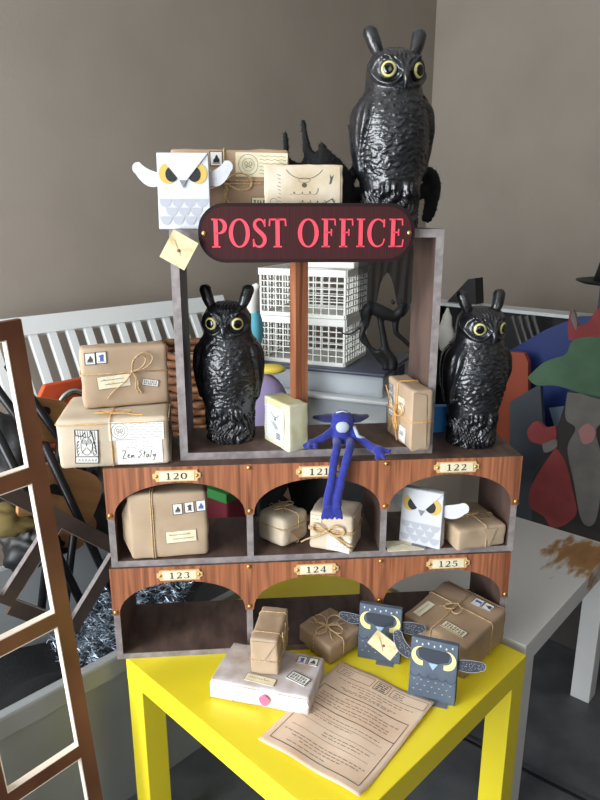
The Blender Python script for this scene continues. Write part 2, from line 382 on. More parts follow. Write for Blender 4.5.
def letter(ch):
    def serif(x, y, w=0.36): return ([(x-w/2, y), (x+w/2, y)], TN)
    S = []
    if ch in 'PFEI': S += [([(0.22, 0.0), (0.22, 1.0)], TK), serif(0.22, 0.027), serif(0.22, 0.973)]
    if ch == 'P':
        p = arc(0.34, 0.735, 0.27, 0.238, 90, -90, 14)
        S += [([(0.2, 0.973), (0.34, 0.973)], TN), (p, [TN+(TK-TN)*math.sin(math.pi*i/14)**1.3 for i in range(15)]), ([(0.34, 0.497), (0.2, 0.497)], TN)]; return S, 0.70
    if ch == 'O':
        p = arc(0.44, 0.5, 0.36, 0.475, 0, 360, 32); return [(p, [TN+(TK-TN)*abs(math.cos(2*math.pi*i/32))**1.4 for i in range(33)])], 0.90
    if ch == 'C':
        p = arc(0.45, 0.5, 0.37, 0.475, 48, 312, 28)
        w = [TN+(TK-TN)*max(0, -math.cos(math.radians(48+264*i/28)))**1.2 for i in range(29)]
        return [(p, w), ([(0.715, 0.98), (0.715, 0.70)], 0.06), ([(0.70, 0.15), (0.74, 0.30)], 0.05)], 0.82
    if ch == 'S':
        p = [(v.x, v.y) for v in spline([(0.53, 0.80), (0.44, 0.94), (0.30, 0.972), (0.15, 0.90), (0.12, 0.76), (0.22, 0.62), (0.42, 0.47), (0.53, 0.34), (0.53, 0.18), (0.42, 0.06), (0.28, 0.027), (0.14, 0.08), (0.07, 0.24)], 3)]
        k = len(p); w = [TN+(TK-TN)*max(0, math.sin(math.pi*i/(k-1)))**2.2 for i in range(k)]
        return [(p, w), ([(0.545, 0.98), (0.545, 0.72)], 0.055), ([(0.065, 0.02), (0.065, 0.30)], 0.055)], 0.64
    if ch == 'T':
        return [([(0.38, 0), (0.38, 1)], TK), serif(0.38, 0.027), ([(0.03, 0.97), (0.73, 0.97)], 0.06), ([(0.05, 0.99), (0.03, 0.74)], 0.055), ([(0.71, 0.99), (0.73, 0.74)], 0.055)], 0.76
    if ch == 'I': return S, 0.44
    S += [([(0.2, 0.972), (0.62, 0.972)], TN), ([(0.605, 0.99), (0.625, 0.76)], 0.05), ([(0.2, 0.52), (0.46, 0.52)], TN), ([(0.46, 0.64), (0.46, 0.40)], 0.05)]
    if ch == 'F': return S, 0.68
    S += [([(0.2, 0.028), (0.63, 0.028)], TN), ([(0.63, 0.01), (0.67, 0.27)], 0.05)]
    return S, 0.74
def put_digits(text, height, fr, parent, material, sx=1.15):
    W = sum(digit(c)[1]+0.12 for c in text)*height*sx; x = -W/2; m = MB()
    for c in text:
        st, w = digit(c)
        for p, ww in st:
            m.strip([(x+(0.06+a)*height*sx, (b-0.5)*height) for a, b in p], [q*height for q in ww] if isinstance(ww, list) else ww*height, fr)
        x += (w+0.12)*height*sx
    return m.build('numerals', material, parent)

# ------------------------------------------------------------------ pigeonhole shelves
CO = Vector((-0.347, 1.094, 0.45)); CR = math.radians(4.8); CW, CD, CH, BT = 0.762, 0.175, 0.197, 0.012
def cab(u, v, w=0.0): return CO + rotz(CR).to_3x3() @ Vector((u, v, w))
def brass_nail(parent, x, y, z):
    m = MB(); m.ell((0, 0, 0), (0.0042, 0.0028, 0.0042), 10, 6); o = m.build('brass_nail', M_BRASS, parent, smooth=True); o.location = (x, y, z); return o
def arch_shelf(z0, du, nums, label):
    p = cab(du, 0); t = thing('pigeonhole_shelf', label, 'shelf', (p.x, p.y, z0), CR, 'arched pigeonhole shelves')
    fy = 0.006
    def board(name, *b): MB().box(*b, mi=0, front=1).build(name, [M_STAIN, M_EDGE], t)
    board('base_board', 0, CW, fy, CD, 0, BT); board('top_board', 0, CW, fy, CD, CH-BT, CH)
    step = (CW-BT)/3
    board('side_board', 0, BT, fy, CD, BT, CH-BT); board('side_board', CW-BT, CW, fy, CD, BT, CH-BT)
    for k in (1, 2): board('divider', step*k, step*k+BT, fy, CD, BT, CH-BT)
    # front board with three arches; woodgrain face
    tip, crown = CH-0.098, CH-0.031
    pts = [(CW, CH), (0, CH), (0, tip)]
    for k in range(3):
        a, b = step*k+BT+0.002, step*(k+1)-0.002
        if k == 0: a = 0.013
        cx, rx = (a+b)/2, (b-a)/2
        pts += [(cx-rx*math.cos(math.pi*i/22), tip+(crown-tip)*math.sin(math.pi*i/22)**0.9) for i in range(23)]
    pts += [(CW, tip)]
    f = MB().prism(pts[::1], 0, fy, mi=0, edge=1)
    f.build('arched_front', [M_WOOD, M_STAIN], t, normals=True)
    for k in range(4): brass_nail(t, min(max(step*k+BT/2, 0.006), CW-0.006), -0.0015, tip+0.008)
    for k in (1, 2): brass_nail(t, step*k+BT/2, -0.0015, CH-0.006)
    for k, n in enumerate(nums):
        cx = step*(k+0.5)+BT/2+(-0.003, 0.002, 0.006)[k]
        pl = MB(); w, h = 0.084, 0.021
        pts2 = [(-w/2+0.006, -h/2), (w/2-0.006, -h/2), (w/2-0.004, -h/4), (w/2, -h/5), (w/2, h/5), (w/2-0.004, h/4), (w/2-0.006, h/2), (-w/2+0.006, h/2), (-w/2+0.004, h/4), (-w/2, h/5), (-w/2, -h/5), (-w/2+0.004, -h/4)]
        pl.prism(pts2, -0.0025, 0.0)
        po = pl.build('number_plate', M_PLATE, t); po.location = (cx, -0.0003, CH-0.0165)
        MB().box(-w/2+0.0115, w/2-0.0115, -0.0032, -0.0024, -h/2+0.0022, h/2-0.0022).build('paper_insert', M_CREAM, po)
        put_digits(n, 0.0125, lambda a, b: (a, -0.0036, b), po, M_INK, 1.3)
        for sx in (-1, 1):
            s = MB().ell((sx*(w/2-0.0065), -0.003, 0), (0.0032, 0.002, 0.0032), 10, 6).build('screw', M_BRASS, po, smooth=True)
    return t
arch_shelf(0.45, -0.004, ('123', '124', '125'), 'lower woodgrain pigeonhole shelf with three arches numbered 123 to 125')
arch_shelf(0.45+CH, 0.0, ('120', '121', '122'), 'upper woodgrain pigeonhole shelf with three arches numbered 120 to 122')
Z_TOP = 0.45+2*CH

# open display box on top of them
BU0, BU1, BV, BD, BH = 0.133, 0.599, 0.03, 0.15, 0.407
p = cab(BU0, BV); dbx = thing('display_box', 'open dark wooden display box standing on the arched shelves', 'shelf', (p.x, p.y, Z_TOP), CR)
BW = BU1-BU0; bt = 0.014
for nm, b in (('base_board', (0, BW, 0, BD, 0, bt)), ('side_board', (0, bt, 0, BD, bt, BH-bt)), ('side_board', (BW-bt, BW, 0, BD, bt, BH-bt)), ('top_board', (0, BW, 0, BD, BH-bt, BH))):
    MB().box(*b, mi=0, front=1).build(nm, [M_STAIN, M_EDGE], dbx)
po = MB().box(-0.0125, 0.0125, -0.011, 0.011, bt, BH-bt, mi=0).build('post', [M_WOOD], dbx)
po.location = (0.2195, 0.045, 0); po.rotation_euler = (0, 0, math.radians(24))
Z_BOX = Z_TOP+bt; Z_UP = Z_TOP+BH

# the POST OFFICE sign
sp = cab(0.3625, BV-0.0085); sg = thing('post_office_sign', 'maroon rounded sign reading POST OFFICE in coral pink serif capitals', 'sign', (sp.x, sp.y, Z_UP), CR-math.radians(1.0))
SW, SH = 0.362, 0.096
def stadium(w, h, r, n=10):
    o = []
    for cx, cz, a0 in ((w/2-r, -h/2+r, -90), (w/2-r, h/2-r, 0), (-w/2+r, h/2-r, 90), (-w/2+r, -h/2+r, 180)):
        o += arc(cx, cz, r, r, a0, a0+90, n)
    return o
zs = -0.006
sb = MB().prism(stadium(SW, SH, 0.045), -0.004, 0.004).build('sign_border', M_SIGNB, sg); sb.location.z = zs
bd = MB().prism(stadium(SW-0.011, SH-0.011, 0.04), -0.005, -0.0035).build('sign_board', M_SIGN, sg); bd.location.z = zs
txt = 'POST OFFICE'; hh = 0.0465
adv = [(letter(c)[1]+0.075 if c != ' ' else 0.42) for c in txt]; k_ = (SW-0.035)/(sum(adv)*hh); x = -(SW-0.035)/2+0.002
for c, a in zip(txt, adv):
    if c != ' ':
        m = MB(); st, w = letter(c)
        for pth, ww in st:
            P2 = [((q[0]+0.03)*hh*k_, (q[1]-0.5)*hh) for q in pth]; W2 = [q*hh for q in ww] if isinstance(ww, list) else [ww*hh]*len(P2)
            m.strip(P2, W2, lambda a, b: (a, -0.0058, b))
        o = m.build('letter', M_PINK, sg); o.location = (x, 0, zs)
    x += a*hh*k_
for s in (-1, 1):
    o = MB().ell((0, 0, 0), (0.0042, 0.003, 0.0042), 12, 8).build('screw', M_BRASS, sg, smooth=True); o.location = (s*(SW/2-0.0095), -0.005, zs)

# ------------------------------------------------------------------ plastic owls
def smoothstep(a, b, x):
    t = np.clip((x-a)/(b-a), 0, 1); return t*t*(3-2*t)
def owl_mesh():
    nt, nz = 176, 210
    zz = np.array([0, .02, .10, .17, .22, .26, .32, .40, .50, .58, .64, .68, .72, .78, .83, .87, .895, .905])
    wx = np.array([.158, .164, .163, .168, .180, .184, .196, .216, .226, .220, .198, .172, .161, .162, .152, .125, .075, .004])
    wy = np.array([.150, .155, .153, .155, .158, .160, .172, .190, .198, .190, .170, .150, .146, .148, .138, .108, .062, .004])
    z = np.concatenate([np.linspace(0, .86, nz-24), np.linspace(.862, .905, 24)])
    th = np.linspace(0, 2*np.pi, nt, endpoint=False)
    Z, T = np.meshgrid(z, th, indexing='ij')
    W = np.interp(Z, zz, wx); Y = np.interp(Z, zz, wy)
    k = np.ones(9)/9
    for A in (W, Y):
        pad = np.vstack([A[:1]]*4+[A]+[A[-1:]]*4)
        A[:-6] = np.apply_along_axis(lambda c: np.convolve(c, k, 'valid'), 0, pad)[:-6]
    phi = (T+np.pi) % (2*np.pi)-np.pi           # 0 = front
    sx, cy = np.sin(phi), np.cos(phi)
    r = 1.0/np.sqrt((sx/np.maximum(W, 1e-4))**2+(cy/np.maximum(Y, 1e-4))**2)
    dz = np.zeros_like(r)
    # facial discs
    front = (cy > 0)
    X = r*sx
    for s in (-1, 1):
        d = np.sqrt((X-s*0.080)**2+(Z-.778)**2)
        dz += np.where(front, -0.020*np.exp(-(d/.044)**2)+0.014*np.exp(-((d-.067)/.010)**2)+0.004*np.exp(-((d-.045)/.006)**2), 0)
        # brow ridge from the beak up to the ear
        q = np.clip((Z-.755)/(.885-.755), 0, 1); xb = s*(0.012+0.105*q)
        dz += np.where(front & (Z > .74), 0.020*np.exp(-((X-xb)/.017)**2)*smoothstep(.74, .78, Z), 0)
    dz += np.where(front, 0.014*np.exp(-(X/.02)**2-((Z-.76)/.035)**2), 0)
    # ruff under the face
    dz += np.where(front, 0.008*np.exp(-((Z-.695-0.05*(np.abs(phi))**2)/.012)**2), 0)
    # crown feathers
    dz += 0.004*np.sin(X*260+np.sin(Z*160))*smoothstep(.80, .84, Z)*np.where(np.abs(X) < .07, 1, 0.3)*(Z < .895)
    # wings
    wf_ = 0.98+0.35*smoothstep(.60, .30, Z)+0.5*smoothstep(.30, .22, Z)
    wing = smoothstep(wf_-0.03, wf_+0.05, np.abs(phi))*smoothstep(.24, .29, Z)*(1-smoothstep(.60, .665, Z))
    dz += 0.019*wing-0.010*np.exp(-((np.abs(phi)-wf_+.03)/.03)**2)*smoothstep(.27, .32, Z)*(1-smoothstep(.58, .63, Z))
    dz += wing*0.004*np.sin((np.abs(phi)-1.0)*26+Z*9)
    # breast feathers: rows of overlapping scales
    wz = Z+.006*np.sin(phi*7.3+Z*21)+.005*np.sin(phi*13.1-Z*37)+.004*np.sin(phi*23+Z*61)
    wp_ = phi+.05*np.sin(Z*57+phi*5)+.04*np.sin(Z*101-phi*11)
    row = wz*31; ri = np.floor(row); fr = row-ri
    col = wp_*5.6+0.5*(ri % 2); fc = col-np.floor(col)-0.5
    tip = 0.30+1.2*fc*fc
    scale = np.where(fr > tip, (1-(fr-tip)), 0.25*(fr/np.maximum(tip, .01)))
    jit = 0.65+0.6*np.sin(ri*12.9+np.floor(col)*78.2)
    body = smoothstep(.235, .27, Z)*(1-smoothstep(.655, .70, Z))*(1-wing)
    dz += body*(0.0068*scale*jit+.0022*np.sin(phi*47+5*np.sin(Z*90))*np.sin(Z*140+3*np.sin(phi*17)))
    back = (np.abs(phi) > 2.2)
    dz += np.where(back, 0.004*np.sin(Z*150)*np.sin(phi*20), 0)*(Z > .25)*(Z < .85)
    # stump with bark ridges and talons
    bark = 1-smoothstep(.175, .205, Z)
    dz += bark*(0.0075*np.sin(phi*19+4.0*np.sin(Z*26+phi*3))+0.005*np.sin(phi*41+6*np.sin(Z*40)))
    for s in (-1, 1):
        for j in (-1, 0, 1):
            pc = s*0.42+j*0.19
            dz += 0.022*np.exp(-((phi-pc)/.075)**2)*smoothstep(.145, .175, Z)*(1-smoothstep(.215, .245, Z))
        dz += 0.012*np.exp(-((phi-s*.42)/.30)**2-((Z-.255)/.025)**2)
    r = np.maximum(r+dz*smoothstep(.905, .885, Z), 0.003)
    x = r*sx; y = -r*cy
    lean = -0.012*smoothstep(.62, .80, Z)
    V = np.stack([x*.93, y+lean, Z], -1).reshape(-1, 3)
    n = len(z)
    F = [(i*nt+j, i*nt+(j+1) % nt, (i+1)*nt+(j+1) % nt, (i+1)*nt+j) for i in range(n-1) for j in range(nt)]
    F.append(tuple(range(nt-1, -1, -1))); F.append(tuple(range((n-1)*nt, n*nt)))
    return V, F
OV, OF = owl_mesh()
def make_owl(loc, rz, T, label):
    t = thing('owl_decoy', label, 'owl figurine', loc, rz, 'glossy black owl decoys')
    m = MB(); m.add(OV*T, OF); m.build('body', M_OWL, t, smooth=True)
    for s in (-1, 1):
        e = MB(); path = [(s*.065, -.010, .81), (s*.090, -.022, .86), (s*.110, -.022, .90), (s*.126, -.010, .945), (s*.137, .004, .98), (s*.140, .010, 1.0)]
        P3 = spline(path, 4); rr = np.interp(np.linspace(0, 1, len(P3)), [0, .25, .5, .75, .93, 1], [.022, .030, .037, .039, .026, .006])
        e.tube([q*T for q in P3], [a*T for a in rr], 14)
        g = e.build('ear_tuft', M_OWL, t, smooth=True)
        ey = MB(); cx = s*.080; Rm = Matrix.Rotation(s*0.42, 3, 'Z')
        c = Vector((cx, -.1385, .778))*T
        ey.ell((0, 0, 0), (.040*T, .018*T, .040*T), 24, 14)
        eo = ey.build('eye', M_EYE, t, smooth=True); eo.location = c; eo.rotation_euler = (0.05, 0, s*0.42)
        pm = MB(); pm.ell((0, 0, 0), (.0270*T, .006*T, .0270*T), 20, 10); pu = pm.build('pupil', M_BLK, eo, smooth=True); pu.location = (0, -.0150*T, 0)
        rg = MB(); rg.tube([(.041*T*math.cos(a), 0, .041*T*math.sin(a)) for a in np.linspace(0, 2*math.pi, 24, endpoint=False)], .005*T, 6, closed=True)
        ro = rg.build('eye_rim', M_OWL, eo, smooth=True); ro.location = (0, -.004*T, 0)
    b = MB(); P3 = [Vector(q)*T for q in ((0, -.150, .785), (0, -.176, .76), (0, -.187, .73), (0, -.180, .700), (0, -.168, .683))]
    P3 = spline(P3, 3); b.tube(P3, [a*T for a in np.interp(np.linspace(0, 1, len(P3)), [0, .3, .6, 1], [.016, .019, .015, .003])], 10)
    b.build('beak', M_OWL, t, smooth=True)
    return t
def xy(px, py, z): return at_z(px, py, z)
make_owl((-0.134, 1.226, Z_BOX+.0005), math.radians(-3), 0.293, 'black owl decoy standing inside the display box, left of the post')
make_owl((0.335, 1.240, Z_TOP+.0005), math.radians(18), 0.296, 'black owl decoy standing on the shelf top above number 122, outside the box')
make_owl((0.160, 1.243, Z_UP+.0005), math.radians(13), 0.325, 'black owl decoy standing highest, on top of the display box behind the sign')

# ------------------------------------------------------------------ parcels
def rbox(w, d, h, r, n=9, amp=0.0008, seed=0, taper=0.0):
    """soft-edged box with slightly crumpled faces, base at z=0, centred in x and y"""
    m = MB(); hx, hy, hz = w/2, d/2, h/2
    def axis(L):
        return sorted(set([-L, -L+r*.35, -L+r]+[(-L+r)+(2*L-2*r)*i/n for i in range(1, n)]+[L-r, L-r*.35, L]))
    ax = [axis(hx), axis(hy), axis(hz)]
    idx = {}
    vs = []
    def vert(p):
        k = tuple(round(c, 6) for c in p)
        if k in idx: return idx[k]
        q = Vector(p); inner = Vector((max(-hx+r, min(hx-r, q.x)), max(-hy+r, min(hy-r, q.y)), max(-hz+r, min(hz-r, q.z))))
        dlt = q-inner
        if dlt.length > 1e-9: q = inner+dlt.normalized()*r if sum(abs(c) > 1e-9 for c in dlt) > 1 else inner+dlt.normalized()*min(dlt.length, r)
        nn = (noise.noise(q*38+Vector((seed*7.3, 0, 0)))+0.6*noise.noise(q*90+Vector((0, seed*3.1, 0))))*amp
        if dlt.length > 1e-9 and not (dlt.z < 0 and abs(dlt.x)+abs(dlt.y) < 1e-9): q = q+dlt.normalized()*nn
        if taper: q.x *= 1-taper*(q.z/h+0.5); q.y *= 1-taper*(q.z/h+0.5)
        q.z = max(q.z+hz, 0.0)
        idx[k] = len(vs); vs.append(q); return idx[k]
    fs = []
    for a in range(3):
        b, c = (a+1) % 3, (a+2) % 3
        for s in (-1, 1):
            L = (hx, hy, hz)[a]*s
            for i in range(len(ax[b])-1):
                for j in range(len(ax[c])-1):
                    q = []
                    for bi, cj in ((i, j), (i+1, j), (i+1, j+1), (i, j+1)):
                        pnt = [0, 0, 0]; pnt[a] = L; pnt[b] = ax[b][bi]; pnt[c] = ax[c][cj]; q.append(vert(pnt))
                    fs.append(tuple(q if s > 0 else q[::-1]))
    m.add(vs, fs); return m
class Parcel:
    def __init__(s, label, loc, rz, w, d, h, material, group='wrapped parcels', name='parcel', r=0.006, seed=1, cat='parcel', M=None, amp=0.0017):
        s.t = thing(name, label, cat, loc, rz, group, M=M); s.w, s.d, s.h = w, d, h
        s.body = rbox(w, d, h, r, amp=amp, seed=seed).build('wrapping', material, s.t, smooth=True)
    def frame(s, face, off=0.0016):
        w, d, h = s.w, s.d, s.h
        return {'front': lambda a, b, o=0.0: Vector((a, -d/2-off-o, h/2+b)), 'top': lambda a, b, o=0.0: Vector((a, b, h+off+o)),
                'right': lambda a, b, o=0.0: Vector((w/2+off+o, a, h/2+b)), 'left': lambda a, b, o=0.0: Vector((-w/2-off-o, -a, h/2+b))}[face]
    def label(s, face, a, b, w, h, material, rot=0.0, name='paper_label', border=None, draw=None):
        fr = s.frame(face, 0.0002); m = MB(); R = rot_rect(w, h, math.radians(rot), a, b); th = 0.0011
        lo = [fr(*p) for p in R]; hi = [fr(p[0], p[1], th) for p in R]
        m.add(lo+hi, [(3, 2, 1, 0), (4, 5, 6, 7), (0, 1, 5, 4), (1, 2, 6, 5), (2, 3, 7, 6), (3, 0, 4, 7)])
        o = m.build(name, material, s.t, normals=True)
        c_, s_ = math.cos(math.radians(rot)), math.sin(math.radians(rot))
        f2 = lambda x, y: fr(a+x*c_-y*s_, b+x*s_+y*c_, th+0.0003)
        if border:
            k = MB(); e = border; ins = e/2
            for p, q in (((-w/2, -h/2+ins), (w/2, -h/2+ins)), ((-w/2, h/2-ins), (w/2, h/2-ins)), ((-w/2+ins, -h/2), (-w/2+ins, h/2)), ((w/2-ins, -h/2), (w/2-ins, h/2))): k.strip([p, q], e, f2)
            k.build('printed_border', M_INK, o)
        if draw: draw(o, f2, w, h)
        return o
    def wrap(s, loops, material=None, r=0.0013, bow=None, name='twine'):
        w, d, h = s.w/2+0.0012, s.d/2+0.0012, s.h; m = MB(); e = 0.004
        for axis, c in loops:
            jx = lambda: random.uniform(-.0012, .0012)
            if axis == 'x': P = [(c+jx(), -d+e, -0.0003+r), (c, -d, e), (c+jx(), -d, h-e), (c, -d+e, h+.001), (c+jx(), d-e, h+.001), (c, d, h-e), (c, d, e), (c, d-e, -0.0003+r)]
            elif axis == 'z': P = [(-w+e, -d, c+jx()), (w-e, -d, c+jx()), (w, -d+e, c), (w, d-e, c+jx()), (w-e, d, c), (-w+e, d, c), (-w, d-e, c+jx()), (-w, -d+e, c)]
            else: P = [(-w, c, e), (-w, c+jx(), h-e), (-w+e, c, h+.001), (w-e, c+jx(), h+.001), (w, c, h-e), (w, c, e), (w-e, c, -0.0003+r), (-w+e, c, -0.0003+r)]
            m.tube(P, r, 6, closed=True)
        o = m.build(name, material or M_TWINE, s.t, smooth=True)
        if bow: s.bow(*bow, material=material or M_TWINE, r=r)
        return o
    def bow(s, face, a, b, size, rot=0.0, tails=((-0.6, -1.0), (0.5, -1.1)), loops=((-0.9, 0.35), (0.9, 0.4)), material=None, r=0.0013):
        fr = s.frame(face, 0.0020); m = MB(); c_, s_ = math.cos(math.radians(rot)), math.sin(math.radians(rot))
        def g(x, y, o): x *= size; y *= size; return fr(a+x*c_-y*s_, b+x*s_+y*c_, o*size)
        for lx, ly in loops:
            nx, ny = -ly*0.42, lx*0.42
            P = [g(0, 0, .05), g(lx*.5+nx*.75, ly*.5+ny*.75, .16), g(lx*.9+nx*.5, ly*.9+ny*.5, .14), g(lx, ly, .10), g(lx*.9-nx*.5, ly*.9-ny*.5, .12), g(lx*.5-nx*.6, ly*.5-ny*.6, .14), g(0, 0, .1)]
            m.tube(spline(P, 4), r, 6)
        for tx, ty in tails:
            P = [g(0, 0, .08), g(tx*.35+.08, ty*.35, .12), g(tx*.7-.06, ty*.7, .06), g(tx, ty, .05)]
            m.tube(spline(P, 4), r*.95, 6)
        kc = g(0, 0, .08); m.ell(kc, (r*2.2, r*2.2, r*2.2), 8, 6)
        return m.build('bow', material or M_TWINE, s.t, smooth=True)
def fold(P, face, pts, mt):
    fr = P.frame(face, .0008); k = len(pts); m = MB()
    m.add([fr(*p) for p in pts]+[fr(p[0], p[1], .0012) for p in pts], [tuple(range(k-1, -1, -1)), tuple(range(k, 2*k))]+[(i, (i+1) % k, (i+1) % k+k, i+k) for i in range(k)])
    m.build('folded_flap', mt, P.t, normals=True)
def front2(fl, fr_, z, depth):
    a, b = at_z(*fl, z), at_z(*fr_, z); v = b-a; w = v.length; rz = math.atan2(v.y, v.x)
    nrm = Vector((-v.y, v.x, 0)).normalized(); c = (a+b)/2+nrm*depth/2
    return (c.x, c.y, z), rz, w
random.seed(4)
# drawings on labels ------------------------------------------------
def d_scribble(rows=2, mt=None, amp=0.2, span=0.8, th=0.0006):
    def f(o, fr, w, h):
        m = MB()
        for k in range(rows):
            y0 = h*(0.5-(k+1)/(rows+1)); x0 = -w*span/2+(w*0.12 if k % 2 else 0); n = max(12, int(w*span/0.0022))
            P = []; r0 = h/(rows+1)*amp; tall = 1.0; n = max(30, int(w*span/(r0*1.1+.0006))*8)
            for i in range(n):
                if i % 8 == 0: tall = random.choice((1, 1, 1, 1.2, 1.9, .8))
                x = x0+(w*span*(0.85 if k % 2 else 0.9))*i/n; ph = 2*math.pi*i/8
                P.append((x+r0*.25*math.sin(ph), y0-r0*.2+r0*tall*(1-math.cos(ph))*.5*(1 if tall > 1.5 else .8)))
            cut = int(n*.45)
            m.strip(P[:cut], th, fr); m.strip(P[cut+1:], th, fr) if n-cut > 3 else None
        m.build('handwriting', mt or M_INKG, o)
    return f
def d_lines(rows=5, mt=None, th=0.0005, span=0.85, wavy=0.0, x0=0.0):
    def f(o, fr, w, h):
        m = MB()
        for k in range(rows):
            y = h*(0.5-(k+1)/(rows+1)); a, b = w*(-span/2+x0), w*(span/2)
            m.strip([(a+(b-a)*i/16, y+wavy*math.sin(i*1.6)) for i in range(17)], th, fr)
        m.build('printed_lines', mt or M_INKG, o)
    return f
def d_blocks(rows=2, mt=None, n=6):
    def f(o, fr, w, h):
        m = MB()
        for k in range(rows):
            y = h*(0.5-(k+1)/(rows+1)); bh = h/(rows+1)*0.8
            for i in range(n):
                x = -w*.40+w*.80*(i+.5)/n; bw = w*.80/n*.36
                m.strip([(x-bw/2, y-bh/2), (x-bw/2, y+bh/2)], bw*.55, fr)
                if (i+k) % 3 != 2: m.strip([(x+bw/2, y-bh/2), (x+bw/2, y+bh/2)], bw*.55, fr)
                m.strip([(x-bw/2, y+(bh/2-bw*.3)*(1, -1, 0)[(i+k) % 3]), (x+bw/2, y+(bh/2-bw*.3)*(1, -1, 0)[(i+k) % 3])], bh*.2, fr)
        m.build('printed_letters', mt or M_INK, o)
    return f
def d_stamp(mt, kind=0):
    def f(o, fr, w, h):
        m = MB(); s = min(w, h)
        if kind == 0:
            m.poly([(x*s, y*s) for x, y in ((-.26, -.30), (.24, -.30), (.27, -.08), (.14, .12), (.07, .30), (-.04, .22), (-.10, .02), (-.22, -.08))], fr)
        else:
            m.poly([(x*s, y*s) for x, y in ((-.12, -.32), (.22, -.32), (.20, .0), (.27, .22), (.10, .33), (-.05, .24), (-.24, .20), (-.10, .04))], fr)
        m.strip([(-s*.3, -s*.36), (s*.3, -s*.36)], s*.04, fr)
        m.build('stamp_print', mt, o)
    return f
def d_owlprint(o, fr, w, h):
    m = MB(); g = lambda x, y: (x*w, y*h)
    m.strip([g(-.45, .33), g(-.2, .30), g(-.05, .42)], .0016, fr)
    m.strip([g(.18, .47), g(.30, .22), g(.42, -.22)], [.0016, .0022, .0012], fr)
    m.strip([g(*p) for p in arc(0, .02, .24, .27, 0, 360, 24)], .0009, fr)
    for s in (-1, 1):
        m.strip([g(*p) for p in arc(s*.10, .14, .085, .06, 0, 360, 14)], .0009, fr)
        m.poly([g(*p) for p in arc(s*.10, .14, .03, .022, 0, 330, 8)], fr)
        m.strip([g(s*.06, .26), g(s*.2, .33)], .0011, fr)
        for k in range(4): m.strip([g(s*(.03+.05*k), -.02-.04*k), g(s*(.06+.05*k), -.08-.04*k)], .0009, fr)
        m.strip([g(*p) for p in arc(s*.33, -.05, .08, .22, 90, 270, 8)], .001, fr)
    m.poly([g(0, .11), g(-.03, .06), g(0, .0), g(.03, .06)], fr)
    m.strip([g(-.48, -.30), g(.48, -.30)], .0014, fr)
    for k in range(6): m.strip([g(-.36+.14*k, -.44), g(-.32+.14*k, -.36), g(-.28+.14*k, -.44)], .0009, fr)
    for k in range(9): m.strip([g(-.46+.10*k, .46), g(-.43+.10*k, .30-.05*(k % 3))], .0010, fr)
    for k in range(5):
        for s in (-1, 1): m.strip([g(s*(.30+.03*(k % 2)), .16-.09*k), g(s*.40, .10-.09*k)], .0011, fr)
    m.build('owl_print', M_INK, o)
def d_postmark(o, fr, w, h):
    m = MB(); R = h*.42; cx = -w/2+h*.55
    m.strip(arc(cx, 0, R, R, 0, 360, 24), .0006, fr); m.strip(arc(cx, 0, R*.62, R*.62, 0, 360, 20), .0005, fr)
    for s in (-1, 1): m.strip(arc(cx+s*R*.22, R*.1, R*.16, R*.2, 0, 360, 10), .0007, fr)
    m.strip([(cx-R*.3, -R*.3), (cx, -R*.15), (cx+R*.3, -R*.3)], .001, fr)
    for k in range(6):
        y = h*(.36-.145*k); a, b = cx+R*1.15, w/2-h*.06
        m.strip([(a+(b-a)*i/20, y+h*.022*math.sin(i*1.25)) for i in range(21)], .0006, fr)
    m.build('postmark_print', M_INKG, o)
def d_address(o, fr, w, h):
    g = MB(); e = w*.235; X0 = -w*.40; Y0 = -h*.27
    for st in ([(0, 1), (.38, .98), (.05, .02), (.42, .06)], [(.52, .25), (.7, .45), (.62, .5), (.52, .2), (.75, .05)], [(.85, .0), (.9, .42), (.92, .1), (1.05, .42), (1.12, .02)],
               [(1.95, .95), (1.65, .85), (1.8, .5), (1.55, .0), (1.5, .2)], [(2.15, .95), (2.02, .0)], [(1.92, .6), (2.28, .64)], [(2.45, .42), (2.25, .3), (2.35, .0), (2.5, .4), (2.52, .02)], [(2.78, 1.0), (2.66, .0)], [(2.9, .45), (2.95, .1), (3.12, .45), (3.1, .1), (2.92, -.42)]):
        g.strip([(X0+v.x*e, Y0+v.y*h*.30) for v in spline([Vector((a, b, 0)) for a, b in st], 4)], .0012, fr)
    g.build('handwriting', M_INK, o)
    m = MB(); m.strip(arc(0, h*.16, h*.2, h*.09, 0, 360, 16), .0006, fr)
    for s in (-1, 1): m.strip([(s*h*.24, h*.15), (s*h*.36, h*.19), (s*h*.5, h*.14)], .0007, fr)
    for k in range(5): m.strip([(-h*.3+k*h*.14, h*.36), (-h*.22+k*h*.14, h*.38)], .0008, fr)
    m.strip([(-w*.42, -h*.38), (w*.42, -h*.38)], .0003, fr)
    m.build('printed_emblem', M_INKG, o)

# A: large pale parcel, left on the shelf top
loc, rz, w = front2((60, 470), (170, 464), Z_TOP, 0.165)
A = Parcel('pale kraft parcel with a printed owl stamp and address label, under the other parcel', loc, rz, w, 0.165, 0.090, M_KRAFT2, seed=2, r=0.008)
A.label('front', -.046, -.004, .040, .062, M_PAPER, -3, 'owl_stamp', .0014, d_owlprint)
A.label('front', .040, .021, .094, .034, M_PAPER, -1, 'postmark_label', None, d_postmark)
A.label('front', .044, -.017, .078, .046, M_PAPER, 0, 'address_label', None, d_address)
A.wrap([('x', -.003), ('z', .082)], M_TWINEO, .0010)
A.bow('top', -.002, -.066, .03, 0, ((-1.0, .3), (1.9, -.45)), ((-.8, .25), (1.1, .1)), M_TWINEO, .0010)
fold(A, 'right', [(-.080, .042), (.080, .042), (.0, -.006)], M_KRAFT2); fold(A, 'right', [(-.078, -.042), (.078, -.042), (.0, .0)], M_KRAFT2)
